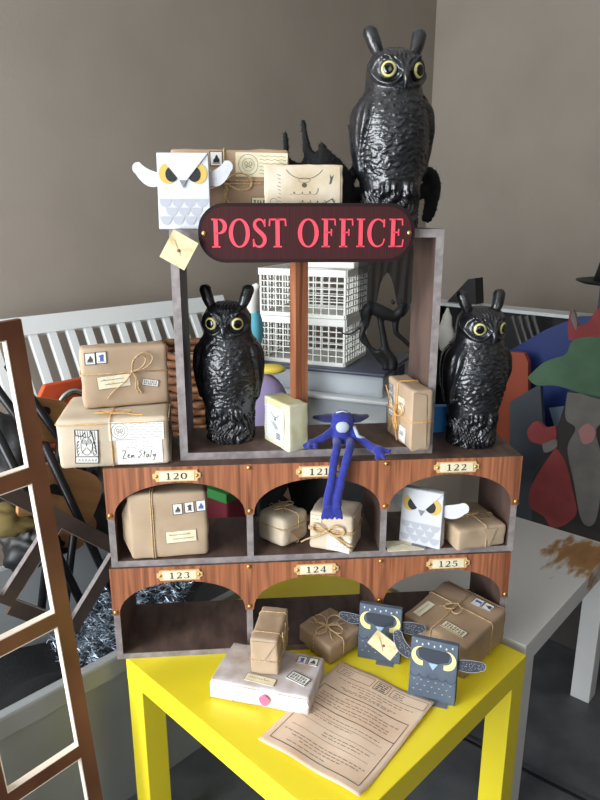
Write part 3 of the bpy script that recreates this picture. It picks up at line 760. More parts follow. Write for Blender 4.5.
# B: parcel on top of A
loc, rz, w = front2((84, 410), (170, 403), Z_TOP+.0912, 0.045)
B = Parcel('tan kraft parcel with two blue stamps lying upright on the owl stamp parcel', loc, rz, w, 0.045, 0.112, M_KRAFT, seed=3, r=0.008)
B.label('front', -.059, .037, .019, .022, M_PAPER, 0, 'postage_stamp', .0012, d_stamp(M_INKG, 0)); B.label('front', -.040, .038, .019, .022, M_PAPER, 0, 'postage_stamp', .0012, d_stamp(M_INKB, 1))
B.label('front', -.021, -.007, .058, .024, M_CREAM, 4, 'name_tag', .0006, d_scribble(2))
B.label('front', .043, -.014, .030, .013, M_PAPER, -12, 'rubber_stamp_label', .0008, d_blocks(2, None, 7))
B.wrap([('z', .064)]); B.bow('front', .012, .010, .036, 0, ((-1.3, -1.35), (.25, -1.15), (.45, -1.2)), ((.95, .85), (.6, .75)))
# C: parcel in 120
loc, rz, w = front2((131, 561), (209, 555), .45+CH+BT+.0005, 0.09)
Cc = Parcel('squarish tan parcel with three stamps in pigeonhole 120', loc, rz, w, 0.09, 0.130, M_KRAFT, seed=5, r=0.008)
for k in range(3): Cc.label('front', .018+.021*k, .033+.002*k, .018, .022, M_PAPER, 2, 'postage_stamp', .0012, d_stamp((M_INKG, M_INKG, M_INKB)[k], k % 2))
Cc.label('front', .022, -.022, .056, .024, M_CREAM, 2, 'name_tag', .0006, d_scribble(2))
Cc.wrap([('x', -.030), ('x', -.026)], None, .0010)
fl_ = MB(); hw = Cc.w/2; fl_.add([(-hw+.003, -.040, .006), (-hw+.003, .040, .006), (-hw+.003, .040, .122), (-hw+.003, -.040, .122), (-hw-.012, -.028, .038), (-hw-.012, .028, .038), (-hw-.012, .028, .088), (-hw-.012, -.028, .088)],
    [(0, 1, 2, 3), (4, 7, 6, 5), (0, 4, 5, 1), (1, 5, 6, 2), (2, 6, 7, 3), (3, 7, 4, 0)])
fl_.build('folded_end', M_KRAFT, Cc.t, normals=True)
ZS = .45+CH+BT+.0005
# D, E in 121
Dd = Parcel('small crumpled parcel with loose torn end in pigeonhole 121', (-.034, 1.194, ZS), math.radians(48), .072, .074, .062, M_KRAFT2, seed=8, r=0.012, amp=.002)
Dd.wrap([('x', .004), ('z', .040)], M_TWINE, .0010); Dd.bow('top', .004, .0, .026, 20, ((-1, -.3), (.9, .8)), ((.9, -.3), (-.8, .4)))
ff = MB(); ff.add([(-.020, -.040, .034), (.018, -.041, .030), (-.002, -.0445, .012), (-.022, -.039, .012)], [(0, 1, 2, 3)]); ff.build('torn_flap', M_KRAFT3, Dd.t)
ff = MB(); ff.add([(.036, .010, .062), (.040, .036, .066), (.052, .034, .082)], [(0, 1, 2)]); ff.build('torn_flap', M_KRAFT3, Dd.t)
loc, rz, w = front2((309, 548), (352, 555), ZS, 0.072)
E = Parcel('pale parcel tied with wide ribbon in pigeonhole 121, under the blue legs', loc, rz, w, 0.072, 0.078, M_KRAFT2, seed=9)
E.label('front', .016, -.022, .044, .026, M_PAPER, -6, 'name_tag', None, d_scribble(2, M_INK, .3)); E.label('front', -.028, .024, .020, .014, M_CREAM, 0, 'name_tag', None, d_scribble(1))
E.wrap([('z', .041), ('z', .044)], M_TWINE, .0018); E.bow('front', -.006, .004, .034, 0, ((-1.5, -.9), (1.5, -.7), (1.4, -.9)), ((-.8, .25), (1.0, .2)), M_TWINE, .0018)
# G in 122
loc, rz, w = front2((454, 551), (504, 545.5), ZS, 0.112)
G = Parcel('flat tan parcel with a small printed stamp in pigeonhole 122', loc, rz+math.radians(4), w, 0.115, 0.044, M_KRAFT, seed=11)
G.label('top', .026, -.012, .018, .026, M_KRAFT, -8, 'rubber_stamp', .0012, d_lines(4, M_INK, .0010)); G.wrap([('x', .008), ('y', -.005)], None, .0009)
G.bow('top', .008, -.005, .016, 0, ((-1, -.5), (.8, .9)))
# big parcel H in front of 125, resting on the table and the shelf base
Ml = Matrix.Translation((.302, 1.143, .4566)) @ Matrix.Rotation(math.radians(5.9), 4, 'X') @ rotz(math.radians(46))
H_ = Parcel('largest brown parcel tied with twine, jutting out of pigeonhole 125', (0, 0, 0), 0, .150, .140, .076, M_KRAFT3, seed=12, M=Ml, r=0.007)
H_.label('top', -.046, -.026, .050, .019, M_CREAM, -92, 'rubber_stamp_label', .0012, d_blocks(2, None, 7))
for k in range(2): H_.label('top', .054, -.040+.022*k, .021, .020, M_PAPER, 0, 'postage_stamp', .0010, d_stamp((M_INKG, M_INKB)[k], k))
H_.label('top', -.036, .048, .050, .018, M_CREAM, -2, 'name_tag', .0005, d_scribble(1))
H_.label('right', .012, -.012, .022, .022, M_CARD, 0, 'paper_seal'); H_.wrap([('x', .018), ('y', .006)]); H_.bow('top', .018, .006, .028, 10, ((-1.3, .3), (-.9, 1.0)), ((-1.1, -.25), (-.9, .55)))
# J parcel with starry bow
Mj = Matrix.Translation((.059, 1.143, .4555)) @ Matrix.Rotation(math.radians(5.0), 4, 'X') @ rotz(math.radians(42))
J = Parcel('brown parcel with a star shaped twine bow on the table before pigeonhole 124', (0, 0, 0), 0, .088, .090, .042, M_KRAFT3, seed=14, M=Mj)
J.wrap([('x', -.008), ('y', .0)]); J.bow('top', -.008, 0, .036, 30, ((-1, -.6), (.6, -.9), (1.2, .3), (.1, 1.1)), ((-.8, .3), (.6, .8), (.9, -.4), (-.3, -.9)))
# L parchment parcel and K on top
loc, rz, w = front2((211, 697), (309, 717), .4502, 0.112)
L = Parcel('wide parchment parcel with a pink wax seal lying on the yellow table', loc, rz, w, 0.112, 0.038, M_PARCHW, seed=15, r=0.004, amp=.0016)
for k in range(2): L.label('top', .052+.021*k, .036, .018, .020, M_PAPER, 0, 'postage_stamp', .0012, d_stamp((M_INKB, M_INKG)[k], 1-k))
L.label('top', .060, -.014, .040, .022, M_PAPER, -20, 'rubber_stamp_label', .0016, d_blocks(2, None, 6))
L.label('top', -.004, -.035, .056, .018, M_CREAM, -4, 'name_tag', .0006, d_scribble(1, M_CARD, .4))
wx_ = MB(); wx_.prism([(.0095*math.cos(a)*(1+.08*math.sin(5*a)), .0095*math.sin(a)*(1+.08*math.cos(4*a))) for a in np.linspace(0, 2*math.pi, 20, endpoint=False)], -.002, .001)
wo = wx_.build('wax_seal', M_WAX, L.t, smooth=False); wo.location = (.012, -.0615, .021)
flp = MB(); lw = L.w
flp.add([(-lw/2, -.0575, .034), (lw/2-.004, -.0575, .034), (lw/2, -.0580, .020), (lw*.30, -.0590, .008), (lw*.12, -.0600, .012), (-lw*.05, -.0600, .007), (-lw/2, -.0580, .003)], [tuple(range(7))])
fo = flp.build('paper_flap', mat('white_torn_paper', srgb(232, 228, 222), .8), L.t)
st_ = MB()
for k in range(8): st_.box(-.047, -.0462, -.0605, -.0590, .004+.004*k, .006+.004*k)
st_.build('stitching', M_INKG, L.t)
kb = at_z(250, 673, .489); kb2 = at_z(278, 678, .489)
K = Parcel('small upright-packed tan parcel tied with twine standing on the wax sealed parcel', ((kb.x+kb2.x)/2+.009, (kb.y+kb2.y)/2+.052, .4892), math.radians(-9), .050, .104, .072, M_KRAFT, seed=17, r=.005)
K.wrap([('y', -.030), ('y', .032), ('z', .030)], None, .0010)
K.bow('right', -.02, .015, .024, 90, ((-.6, -.9), (.8, -1.1)), ((-.8, .35), (.9, .5)))
kf = MB(); kf.add([(-.022, -.0535, .068), (.022, -.0535, .068), (0, -.0540, .030)], [(0, 1, 2)]); kf.build('folded_flap', M_KRAFT, K.t)
# parcels inside the display box
N1 = Parcel('yellowish white book-like parcel leaning by the post in the display box', (-.023, 1.190, Z_BOX+.0005), math.radians(-58), .092, .042, .088, M_PARCHG, seed=19, r=.003)
N1.t.location = (-.0265, 1.186, Z_BOX+.0005)
N1.label('front', -.004, 0, .070, .066, M_WPAP, 0, 'white_cover', None, None)
def n1draw(o, fr, w, h):
    m = MB(); m.strip(arc(.004, .020, .013, .008, 180, 360, 10), .0012, fr); m.poly(arc(.004, .008, .003, .003, 0, 330, 8), fr)
    for k in range(3): m.strip([(-.010+.006*k, .002), (.006+.004*k, -.010)], .0011, fr)
    for k in range(4): m.strip([(.008, -.018-.003*k), (.022, -.018-.003*k)], .0016, fr)
    for k in range(9): m.strip([(-.030, .026-.006*k), (-.030, .023-.006*k)], .0012, fr)
    m.build('printed_lines', M_INKG, o)
N1.label('front', -.004, 0, .068, .064, M_WPAP, 0, 'printed_cover', None, n1draw).location = N1.frame('front', 0)(0, -.04, .0006)-N1.frame('front', 0)(0, -.04, 0)
N2 = Parcel('upright kraft parcel with orange raffia bow at the right of the display box', (.2035, 1.2165, Z_BOX+.0005), math.radians(-77), .126, .040, .114, M_KRAFT, seed=21, r=.005)
N2.label('front', -.038, .014, .026, .062, M_PAPER, 0, 'owl_stamp', .0014, d_owlprint); N2.label('front', .012, .020, .028, .024, M_CREAM, 0, 'name_tag', None, d_scribble(1)); N2.label('front', .022, -.036, .030, .028, M_PAPER, 0, 'name_tag', None, d_scribble(1, M_INK, .6, .7, .001))
N2.wrap([('x', -.008), ('z', .055)], M_TWINEO, .0014); N2.bow('front', -.008, .0, .042, 0, ((-.7, -1.2), (.3, -1.3), (-1.3, .9)), ((.9, .35), (.35, -.7)), M_TWINEO, .0014)
N2.t.location = (.206, 1.208, Z_BOX+.0005)
fold(N2, 'right', [(-.019, .054), (.006, .048), (.010, -.050), (-.019, -.056)], M_KRAFT)
fold(H_, 'right', [(-.066, .036), (.066, .036), (.02, -.010)], M_KRAFT3); fold(E, 'right', [(-.03, .036), (.03, .036), (0, 0)], M_KRAFT2); fold(G, 'front', [(.0, .018), (.03, .018), (.016, -.018)], M_KRAFT)
fold(B, 'right', [(-.018, .05), (.018, .05), (0, .02)], M_KRAFT); fold(Cc, 'right', [(-.04, .06), (.04, .06), (0, .01)], M_KRAFT)
# parcels on top of the display box
q = cab(.236, BV+.098); P1 = Parcel('brown parcel with a round owl postmark behind the white owl, on the display box', (q.x, q.y, Z_UP+.0005), CR, .205, .050, .132, M_KRAFT3, seed=23)
P1.label('front', .054, .040, .090, .040, M_CREAM, -1, 'postmark_label', None, d_postmark); P1.label('front', -.024, .050, .022, .024, M_PAPER, 0, 'postage_stamp', .0012, d_stamp(M_INK, 0))
P1.label('front', .052, -.022, .034, .018, M_CREAM, 0, 'rubber_stamp_label', .0010, d_blocks(1, None, 5))
P1.wrap([('z', .075), ('z', .080), ('x', -.010)], None, .0014); P1.bow('front', -.012, .012, .040, 0, ((-.9, -.5), (.2, -.9)), ((1.2, -.05), (-.8, .3)), None, .0016)
q = cab(.360, BV+.040); P2 = Parcel('parchment parcel with a necklace drawing standing behind the sign', (q.x, q.y, Z_UP+.0005), CR+.02, .133, .026, .104, M_PARCH, seed=25, r=.003)
def p2draw(o, fr, w, h):
    m = MB(); m.strip(arc(0, .055, .034, .026, 205, 335, 14), .0010, fr); m.poly(arc(0, .019, .0045, .004, 0, 330, 10), fr); m.strip(arc(0, .027, .010, .004, 0, 360, 12), .0006, fr)
    m.poly([(.042, .020), (.046, .022), (.050, .036), (.046, .032), (.043, .037), (.044, .028)], fr)
    for k in range(12): m.strip([(-.046+.0012*(k % 3), .036-.006*k), (-.040, .034-.006*k)], .0007, fr)
    m.strip(arc(-.052, -.008, .006, .006, 0, 360, 12), .0006, fr); m.build('printed_drawing', M_INKG, o)
    d_scribble(2, M_INK, .42, .46, .0010)(o, lambda x, y: fr(x+.004, y*.42-.002), w, h)
P2.label('front', 0, 0, .122, .098, M_PARCH, 0, 'printed_cover', None, p2draw); P2.label('front', .036, -.018, .036, .016, M_PARCH, 30, 'rubber_stamp_label', .0014, d_blocks(1, None, 6)).location.y = -.0009

# ------------------------------------------------------------------ paper owls
def wing_shape(L, wd, up, n=12):
    c = [(L*i/n, up*(i/n)**2.6) for i in range(n+1)]
    wr = [wd*(0.62+0.38*math.sin(math.pi*min(1, .15+.75*i/n))) for i in range(n+1)]
    lo = [(x+.15*up*i/n, z-wr[i]/2) for i, (x, z) in enumerate(c)]; hi = [(x-.25*up*i/n, z+wr[i]/2) for i, (x, z) in enumerate(c)]
    cap = arc(c[-1][0]-.05*up, c[-1][1], wr[-1]/2*.9, wr[-1]/2, -70, 70, 6)
    return lo+cap+hi[::-1]
def paper_owl(label, M, w, h, d, dark=False, wings=((1, .7), (1, .5)), wang=(20, 15), group='folded paper owls', foot=True):
    t = thing('paper_owl', label, 'paper owl', group=group, M=M)
    bodym, flapm = (M_NAVY, M_NAVYD) if dark else (M_WPAP, M_WPAP)
    m = MB(); td = d*.45
    vs = [(-w/2, -d/2, 0), (w/2, -d/2, 0), (w/2, d/2, 0), (-w/2, d/2, 0), (-w*.49, -td/2, h), (w*.49, -td/2, h), (w*.49, td/2, h), (-w*.49, td/2, h)]
    m.add(vs, [(3, 2, 1, 0), (4, 5, 6, 7), (0, 1, 5, 4), (1, 2, 6, 5), (2, 3, 7, 6), (3, 0, 4, 7)]); b = m.build('body', bodym, t)
    bv = b.modifiers.new('b', 'BEVEL'); bv.width = .0012; bv.segments = 2
    sl = (d-td)/2/h
    def fr(o): return lambda a, z: Vector((a, -d/2+sl*z-o, z))
    def plate(name, pts, mt, o, th=.0009, par=t):
        k = MB(); f0, f1 = fr(o), fr(o+th); n = len(pts)
        k.add([f0(*p) for p in pts]+[f1(*p) for p in pts], [tuple(range(n)), tuple(range(2*n-1, n-1, -1))]+[(i, (i+1) % n, (i+1) % n+n, i+n) for i in range(n)])
        return k.build(name, mt, par, normals=True)
    ez = h*.73
    if not dark:
        for s in (-1, 1):
            cx = s*w*.29
            e = plate('eye', arc(cx, ez, w*.17, w*.19, 0, 345, 23), M_OYEL, .0003, .0006)
            # pupil cut off by the slanting forehead
            pts = [(x, z) for x, z in arc(cx-s*w*.075, ez-h*.01, w*.12, w*.14, 0, 345, 23)]
            plate('pupil', pts, M_BLK if h > .121 else M_INK, .0009, .0005, e)
        plate('forehead_flap', [(-w*.48, h*.995), (0.0-w*.07, h*.645), (w*.07, h*.645), (w*.48, h*.995)], M_WPAP, .0016, .0012)
        plate('beak', [(-w*.07, h*.645), (0, h*.54), (w*.07, h*.645)], M_GREYP, .0018, .0012)
        k = MB()
        for rrow in range(3):
            for j in range(5 if rrow % 2 else 4):
                cx = (j-(2 if rrow % 2 else 1.5))*w*.235
                if abs(cx)+w*.1 > w*.5: continue
                k.poly([(cx+w*.118*math.cos(a), h*(.40-.115*rrow)+w*.16*math.sin(a)-.0) for a in np.linspace(math.pi, 2*math.pi, 10)], fr(.0004+.0002*rrow))
        k.box(-w*.46, w*.46, -d/2-.0003, -d/2+.0004, h*.0, h*.001)
        k.build('feather_print', M_WPAP2, t)
    else:
        fz = h*.80
        for s in (-1, 1):
            cx = s*w*.27; outer = arc(cx, ez-h*.01, w*.20, w*.22, 95 if s < 0 else 85, 285 if s < 0 else -105, 16)
            inner = arc(cx+(-s)*w*.05, ez+h*.03, w*.165, w*.165, 270 if s < 0 else -90, 100 if s < 0 else 80, 14)
            plate('eye', outer+inner, M_CRESC, .0003, .0008)
        plate('forehead_flap', [(-w*.30, h*.70), (-w*.1, h*.645), (w*.1, h*.645), (w*.30, h*.70), (w*.34, h*.86), (-w*.34, h*.86)], M_NAVYD, .0004, .0006)
        plate('beak', [(-w*.10, h*.64), (0, h*.53), (w*.10, h*.64)], M_BEAKB, .0012, .001)
        k = MB(); g = fr(.0007)
        for i in range(7):
            cx = (i-3)*w*.125; cz = h*(.945-.02*abs(i-3)*0-.03*(i % 2)); k.poly([(cx+w*.018*math.cos(a), cz+w*.03*math.sin(a)) for a in np.linspace(0, 5.6, 7)], g)
        for rr in range(3):
            for i in range(6-rr % 2):
                cx = (i-2.5+.5*(rr % 2))*w*.155; cz = h*(.31-.085*rr)
                k.poly([(cx-w*.025, cz+w*.03), (cx, cz), (cx+w*.025, cz+w*.03), (cx, cz+w*.018)], g)
        k.build('white_speckle_print', M_WPAP, t)['kind'] = 'stuff'
        k = MB()
        for i in range(5): k.strip(arc((i-2)*w*.19, h*.42, w*.095, w*.08, 180, 360, 8), .0010, g)
        k.build('scallop_print', M_NAVYD, t)
    for i, s in enumerate((-1, 1)):
        L, wd, up = wings[i]
        pts = wing_shape(L, wd, up); a = math.radians(wang[i])
        pts = [((x*math.cos(a)-z*math.sin(a)), (x*math.sin(a)+z*math.cos(a))) for x, z in pts]
        k = MB(); k.prism([(s*x, z) for x, z in (pts if s > 0 else pts[::-1])], -.0006, .0006)
        wo = k.build('wing', M_WPAP if not dark else M_NAVYD, t, normals=True); wo.location = (s*(w/2-.001), 0, h*.66)
        k = MB(); rnd = random.Random(i+7)
        cxs = [((pts[j][0]+pts[-1-j][0])/2, (pts[j][1]+pts[-1-j][1])/2) for j in range(len(pts)//2)]
        if dark: k.strip([(s*x*.97+s*.001, z) for x, z in pts], .0008, lambda a_, b_: (a_, -.0009, b_))
        for j in range(80 if dark else 60):
            c = cxs[rnd.randrange(1, len(cxs)-1)]; x = c[0]+rnd.uniform(-.004, .004); z = c[1]+rnd.uniform(-.36, .36)*wd
            r_ = .00042 if dark else .0004
            k.poly([(s*x-r_, z-r_), (s*x+r_, z-r_), (s*x+r_, z+r_), (s*x-r_, z+r_)], lambda a_, b_: (a_, -.0009, b_))
        k.build('speckle_print', M_WPAP2, wo)['kind'] = 'stuff'
    if foot:
        k = MB()
        if dark: k.prism([(-w*.02, .0), (w*.34, .0), (w*.36, .001), (-w*.04, .001)], -d/2-.012, -d/2)
        else: k.prism([(-w*.16, .0), (w*.20, .0), (w*.20, .001), (-w*.16, .001)], -d/2-.010, -d/2)
        k.build('foot_tab', M_GREYP, t)
    return t
def stand(fl, fr_, z, d, lean=0.0):
    (x, y, _), rz, w = front2(fl, fr_, z, d)
    return Matrix.Translation((x, y, z+.0004)) @ rotz(rz) @ Matrix.Rotation(-lean, 4, 'X'), w
q = cab(.160, BV+.016)
paper_owl('white paper owl with outspread wings perched on the display box above the hanging envelope', Matrix.Translation((q.x, q.y, Z_UP+.0004)) @ rotz(CR-.02), .085, .120, .032, False, ((.033, .026, .018), (.033, .026, .018)), (-2, 4))
Mo, w_ = stand((400, 541), (438, 550), ZS, .030)
paper_owl('white paper owl standing in pigeonhole 122', Mo, .082, .112, .028, False, ((.028, .026, .008), (.040, .028, .012)), (10, 4))
Mo, w_ = stand((357, 657), (400, 665), .45, .024)
paper_owl('dark slate paper owl holding an envelope, nearer to the shelf posts', Mo, .082, .114, .024, True, ((.034, .022, .004), (.036, .026, .004)), (-2, -2))
Mo, w_ = stand((407, 695), (455, 707), .45, .024)
paper_owl('dark slate paper owl standing in front beside the tan form', Mo, .082, .116, .024, True, ((.038, .024, .022), (.040, .024, .004)), (22, 4))
# small envelopes
M_AGED = mat('aged_envelope_paper', srgb(176, 152, 100), 0.8, col2=srgb(216, 204, 164), scale=(34, 34, 34), detail=4, ramp=(.32, .5), spec=.2)
def envelope(label, M, w, h):
    t = thing('envelope', label, 'envelope', group='small parchment envelopes', M=M)
    MB().box(-w/2, w/2, -.0012, .0012, -h/2, h/2).build('sheet', M_AGED, t)
    m = MB(); m.add([(-w/2, -.0016, h/2), (0, -.0018, -.02*h), (w/2, -.0016, h/2)], [(0, 1, 2)]); m.build('flap', M_AGED, t)
    m = MB(); m.ell((0, -.002, -.02*h), (.0028, .0012, .0028), 10, 6); m.build('wax_seal', M_PRED, t, smooth=True)
    m = MB()
    for k in range(5): m.strip([(-w*.3+.004*k, h*.22-.003*k), (-w*.22+.004*k, h*.16-.004*k)], .0006, lambda a, b: (a, -.0021, b))
    m.build('printed_lines', M_INKG, t); return t
pe = at_y(179, 250, 1.112)
envelope('cream envelope dangling below the white owl at the top left of the box', Matrix.Translation(pe) @ rotz(CR) @ Matrix.Rotation(math.radians(30), 4, 'Y'), .045, .050)
pe = at_y(384, 645, 1.063)
envelope('cream envelope propped on the breast of the slate paper owl', Matrix.Translation(pe) @ rotz(math.radians(-17)) @ Matrix.Rotation(math.radians(-8), 4, 'X') @ Matrix.Rotation(math.radians(32), 4, 'Y'), .052, .034)
pe = at_z(405, 551, ZS+.004)
ev = thing('paper_scrap', 'cream printed card lying under the white owl in pigeonhole 122', 'card', (.200, 1.160, ZS), math.radians(6))
MB().box(-.035, .035, -.02, .02, 0, .0012).build('sheet', M_CREAM, ev)
k = MB(); k.strip([(-.02, 0), (0, .008), (.012, -.004)], .0012, lambda a, b: (a, b, .0016)); k.build('printed_lines', M_INKG, ev)

# ------------------------------------------------------------------ the tan form on the yellow table
TL, TR, BL = at_z(338, 660, .4505), at_z(430, 703, .4505), at_z(262, 742, .4505)
ux, uy = (TR-TL), (BL-TL); fw, fh = ux.length, uy.length; ux.normalize(); uy.normalize()
fcen = TL+ux*fw/2+uy*fh/2
form = thing('paper_form', 'tan printed form sheet lying flat on the yellow table', 'paper', (fcen.x, fcen.y, .4505), math.atan2(ux.y, ux.x))
def fz(a, b):
    e = max(0, -b/fh*2-.55)/.45; c = max(0, a/fw*2-.6)/.4
    return .0012+.0014*(1+math.sin(a*60+b*22))+.004*max(0, e)**2*(a/fw+.5)+.003*c*c*max(0, b/fh+.5)
m = MB(); nx_, ny_ = 24, 30
V = [(fw*(i/nx_-.5), fh*(j/ny_-.5)) for j in range(ny_+1) for i in range(nx_+1)]
m.add([(a, b, fz(a, b)) for a, b in V], [(j*(nx_+1)+i, j*(nx_+1)+i+1, (j+1)*(nx_+1)+i+1, (j+1)*(nx_+1)+i) for j in range(ny_) for i in range(nx_)])
so = m.build('sheet', M_FORM, form, smooth=True); sm_ = so.modifiers.new('s', 'SOLIDIFY'); sm_.thickness = .0003
m = MB(); g = lambda a, b: (a*fw, b*fh, fz(a*fw, b*fh)+.0005)
def seg(p, q, th, n=14): m.strip([(p[0]+(q[0]-p[0])*i/n, p[1]+(q[1]-p[1])*i/n) for i in range(n+1)], th, g)
def rect(x0, y0, x1, y1, th):
    for p, q in (((x0, y0), (x1, y0)), ((x1, y0), (x1, y1)), ((x1, y1), (x0, y1)), ((x0, y1), (x0, y0))): seg(p, q, th)
rect(-.45, .37, -.08, .455, .004); rect(.12, .37, .47, .455, .004); rect(-.05, .365, .09, .46, .005)
rect(-.44, -.43, .44, -.0, .006); seg((-.44, .20), (.44, .20), .006); seg((-.44, .20), (-.44, -.43), .006); seg((.44, .20), (.44, 0), .006)
rnd = random.Random(3)
def words(y, x0, x1, th=.006):
    x = x0
    while x < x1-.01:
        l = rnd.uniform(.02, .06); seg((x, y+rnd.uniform(-.001, .001)), (min(x+l, x1), y), th, 3); x += l+.012
for y, a, b in ((.325, -.38, .40), (.30, -.22, .30), (.275, -.12, .12), (.25, -.30, .28), (.235, -.26, .22), (.165, -.18, .22), (.13, -.40, .40), (.105, -.40, .30), (.07, -.40, .34), (.045, -.40, .36), (-.05, -.36, .34), (-.10, -.36, .1), (-.19, -.1, .36), (-.215, -.1, .30), (-.31, -.40, .40), (-.335, -.3, .36), (-.36, -.2, .2), (-.395, -.3, .1)): words(y, a, b, .0042)
for y in (.43, .41, .39): words(y, -.42, -.3, .005); words(y, .15, .25, .005)
for y in (.44, .42, .40, .38): words(y, -.03, .07, .010)
for y in (-.08, -.155, -.25): seg((-.38, y), (.38, y), .0022)
m.build('form_print', M_INKG, form)

# ------------------------------------------------------------------ blue long-limbed creature on the box edge
def creature():
    c0 = at_y(343, 424, 1.150)
    m = MB(); V_ = lambda px, py, y: at_y(px, py, y)
    z0 = Z_BOX
    hip = Vector((c0.x, 1.172, z0+.022))
    m.ell(hip, (.017, .02, .019), 16, 12)
    hd = Vector((c0.x, 1.178, z0+.048)); m.ell(hd, (.023, .022, .021), 18, 14)
    def limb(pts, r): m.tube(spline(pts, 5), list(np.interp(np.linspace(0, 1, (len(pts)-1)*5+1), np.linspace(0, 1, len(r)), r)), 10)
    lip = 1.1145
    for (x0, x1, x2, x3) in ((337, 334, 331, 328), (350, 346, 341, 338)):
        a = Vector((V_(x0, 440, 1.15).x, 1.168, z0+.014)); b = Vector((V_(x0, 447, 1.13).x, 1.128, z0+.0145))
        limb([a, b, V_(x1, 462, lip-.002), V_(x2, 483, lip-.006), V_(x3, 496, lip-.008), V_(x3-1, 505, lip-.011)], [.008, .008, .0078, .0074, .0078, .0095])
        f = V_(x3-1, 506, lip-.012)
        for k in (-1, 0, 1): limb([f+Vector((k*.002, 0, 0)), f+Vector((k*.0062, -.003, -.013)), f+Vector((k*.0092, -.005, -.024))], [.005, .0038, .0028])
    # left arm resting on the boards, right arm reaching over the edge
    def hand(p, dirs):
        m.ell(p, (.0125, .011, .0088), 10, 8)
        for d in dirs: limb([p, p+Vector(d)*.8, p+Vector(d)*1.35], [.006, .0052, .004])
    la = [hd+Vector((-.012, -.002, -.014)), Vector((hd.x-.034, 1.166, z0+.020)), Vector((hd.x-.055, 1.160, z0+.010))]
    limb(la, [.008, .0075, .008]); hand(la[-1], [(-.013, -.006, -.002), (-.006, -.015, -.001), (.005, -.014, -.001)])
    ra = [hd+Vector((.012, -.004, -.014)), Vector((hd.x+.032, 1.160, z0+.020)), Vector((hd.x+.052, 1.142, z0+.010)), Vector((hd.x+.064, 1.130, z0+.0075))]
    limb(ra, [.008, .0075, .008, .009]); hand(ra[-1], [(.016, -.004, 0), (.006, -.014, -.006), (-.004, -.013, -.008)])
    t = thing('blue_creature', 'blue felt creature with very long legs dangling over number 121', 'soft toy', (hip.x, hip.y, z0))
    inv = Vector((-hip.x, -hip.y, -z0)); m.v = [tuple(Vector(v)+inv) for v in m.v]
    bake(m, 'body', M_BLUE, .0022, 3, t)
    l = lambda v: Vector(v)+inv
    e = MB()
    for s, L_ in ((-1, .040), (1, .036)):
        p = l(hd)+Vector((s*.014, .004, .004))
        e = MB(); e.tube(spline([p, p+Vector((s*L_*.5, .004, -.001)), p+Vector((s*L_, .008, .000 if s < 0 else .006))], 5), list(np.interp(np.linspace(0, 1, 11), [0, .4, 1], [.015, .014, .004])), 10)
        e.v = [(a, b, (c-p.z)*.6+p.z) for a, b, c in e.v]
        e.build('ear', M_BLUED, t, smooth=True)
    e = MB(); e.ell(l(hd)+Vector((0, -.0185, -.006)), (.0125, .006, .012), 16, 10); e.build('face_patch', M_GFELT, t, smooth=True)
    e = MB(); e.tube([l(hd)+Vector((-.012, -.010, .019)), l(hd)+Vector((0, -.012, .0225)), l(hd)+Vector((.012, -.010, .019))], .0016, 6); e.build('brow_band', M_GFELT, t, smooth=True)
    e = MB(); e.tube([l(ra[0])+Vector((.010, -.005, .006)), l(ra[1])+Vector((-.004, -.004, .006)), l(ra[1])+Vector((.008, -.005, .001))], .0035, 8); e.build('shoulder_band', M_GFELT, t, smooth=True)
creature()

# ------------------------------------------------------------------ furry black creature lying behind the parcels
def fuzzy():
    bx_ = cab(.455, BV+.105, 0); o = Vector((bx_.x, bx_.y, Z_UP)); m = MB()
    Y = o.y
    P_ = lambda px, py, dy=0: at_y(px, py, Y+dy)-o
    def tb(pts, r, n=5): m.tube(spline([P_(*p) for p in pts], n), list(np.interp(np.linspace(0, 1, (len(pts)-1)*n+1), np.linspace(0, 1, len(r)), r)), 10)
    tb([(303, 172), (320, 170), (334, 180), (340, 195), (340, 212), (338, 226)], [.018, .032, .032, .028, .024, .022])
    tb([(318, 165), (308, 152), (305, 135), (303, 120)], [.016, .009, .0055, .005])
    tb([(334, 164), (325, 153), (320, 143)], [.014, .009, .005])
    tb([(312, 172), (298, 166), (288, 160), (286, 145), (285, 132)], [.011, .006, .005, .0055, .005])
    tb([(342, 190), (356, 168, .05), (358, 145, .055), (350, 124, .055)], [.014, .009, .007, .007])
    tb([(342, 195), (360, 195, .06), (395, 190, .066), (425, 172, .06), (436, 185, .05), (430, 215, .05)], [.018, .014, .012, .010, .010])
    tb([(342, 205), (362, 206, .06), (400, 205, .066), (430, 188, .06), (426, 222, .05)], [.018, .014, .012, .010])
    m.v = [(x, y, max(z, .003)) for x, y, z in m.v]
    rnd = random.Random(5)
    ob = bake(m, 'furry_creature', M_BLKF, .004, 2, disp=lambda c, n: c+n*(noise.noise(c*260)*.0022))
    for v in ob.data.vertices: v.co.z = max(v.co.z, .0005)
    ob.location = o; tag(ob, 'black furry toy creature with upturned legs lying behind the highest owl', 'soft toy')
    # tufts of fur along the outline
    mm = MB(); vs_ = ob.data.vertices
    for i in range(0, len(vs_), 3):
        v = vs_[i]
        if v.co.z < .02: continue
        d = (v.normal+Vector((rnd.uniform(-.7, .7), rnd.uniform(-.7, .7), rnd.uniform(-.7, .7)))).normalized()
        s_ = d.orthogonal().normalized()*.0007; L_ = rnd.uniform(.003, .006)
        mm.add([v.co-s_-v.normal*.001, v.co+s_-v.normal*.001, v.co+d*L_], [(0, 1, 2)])
    fo = mm.build('fur', M_BLKF, ob); fo['kind'] = 'stuff'
fuzzy()

# ------------------------------------------------------------------ things behind the display box
AXR = math.atan2(-D.x, D.y)                      # direction of N: parallel to the back wall
RB = -math.radians(43)
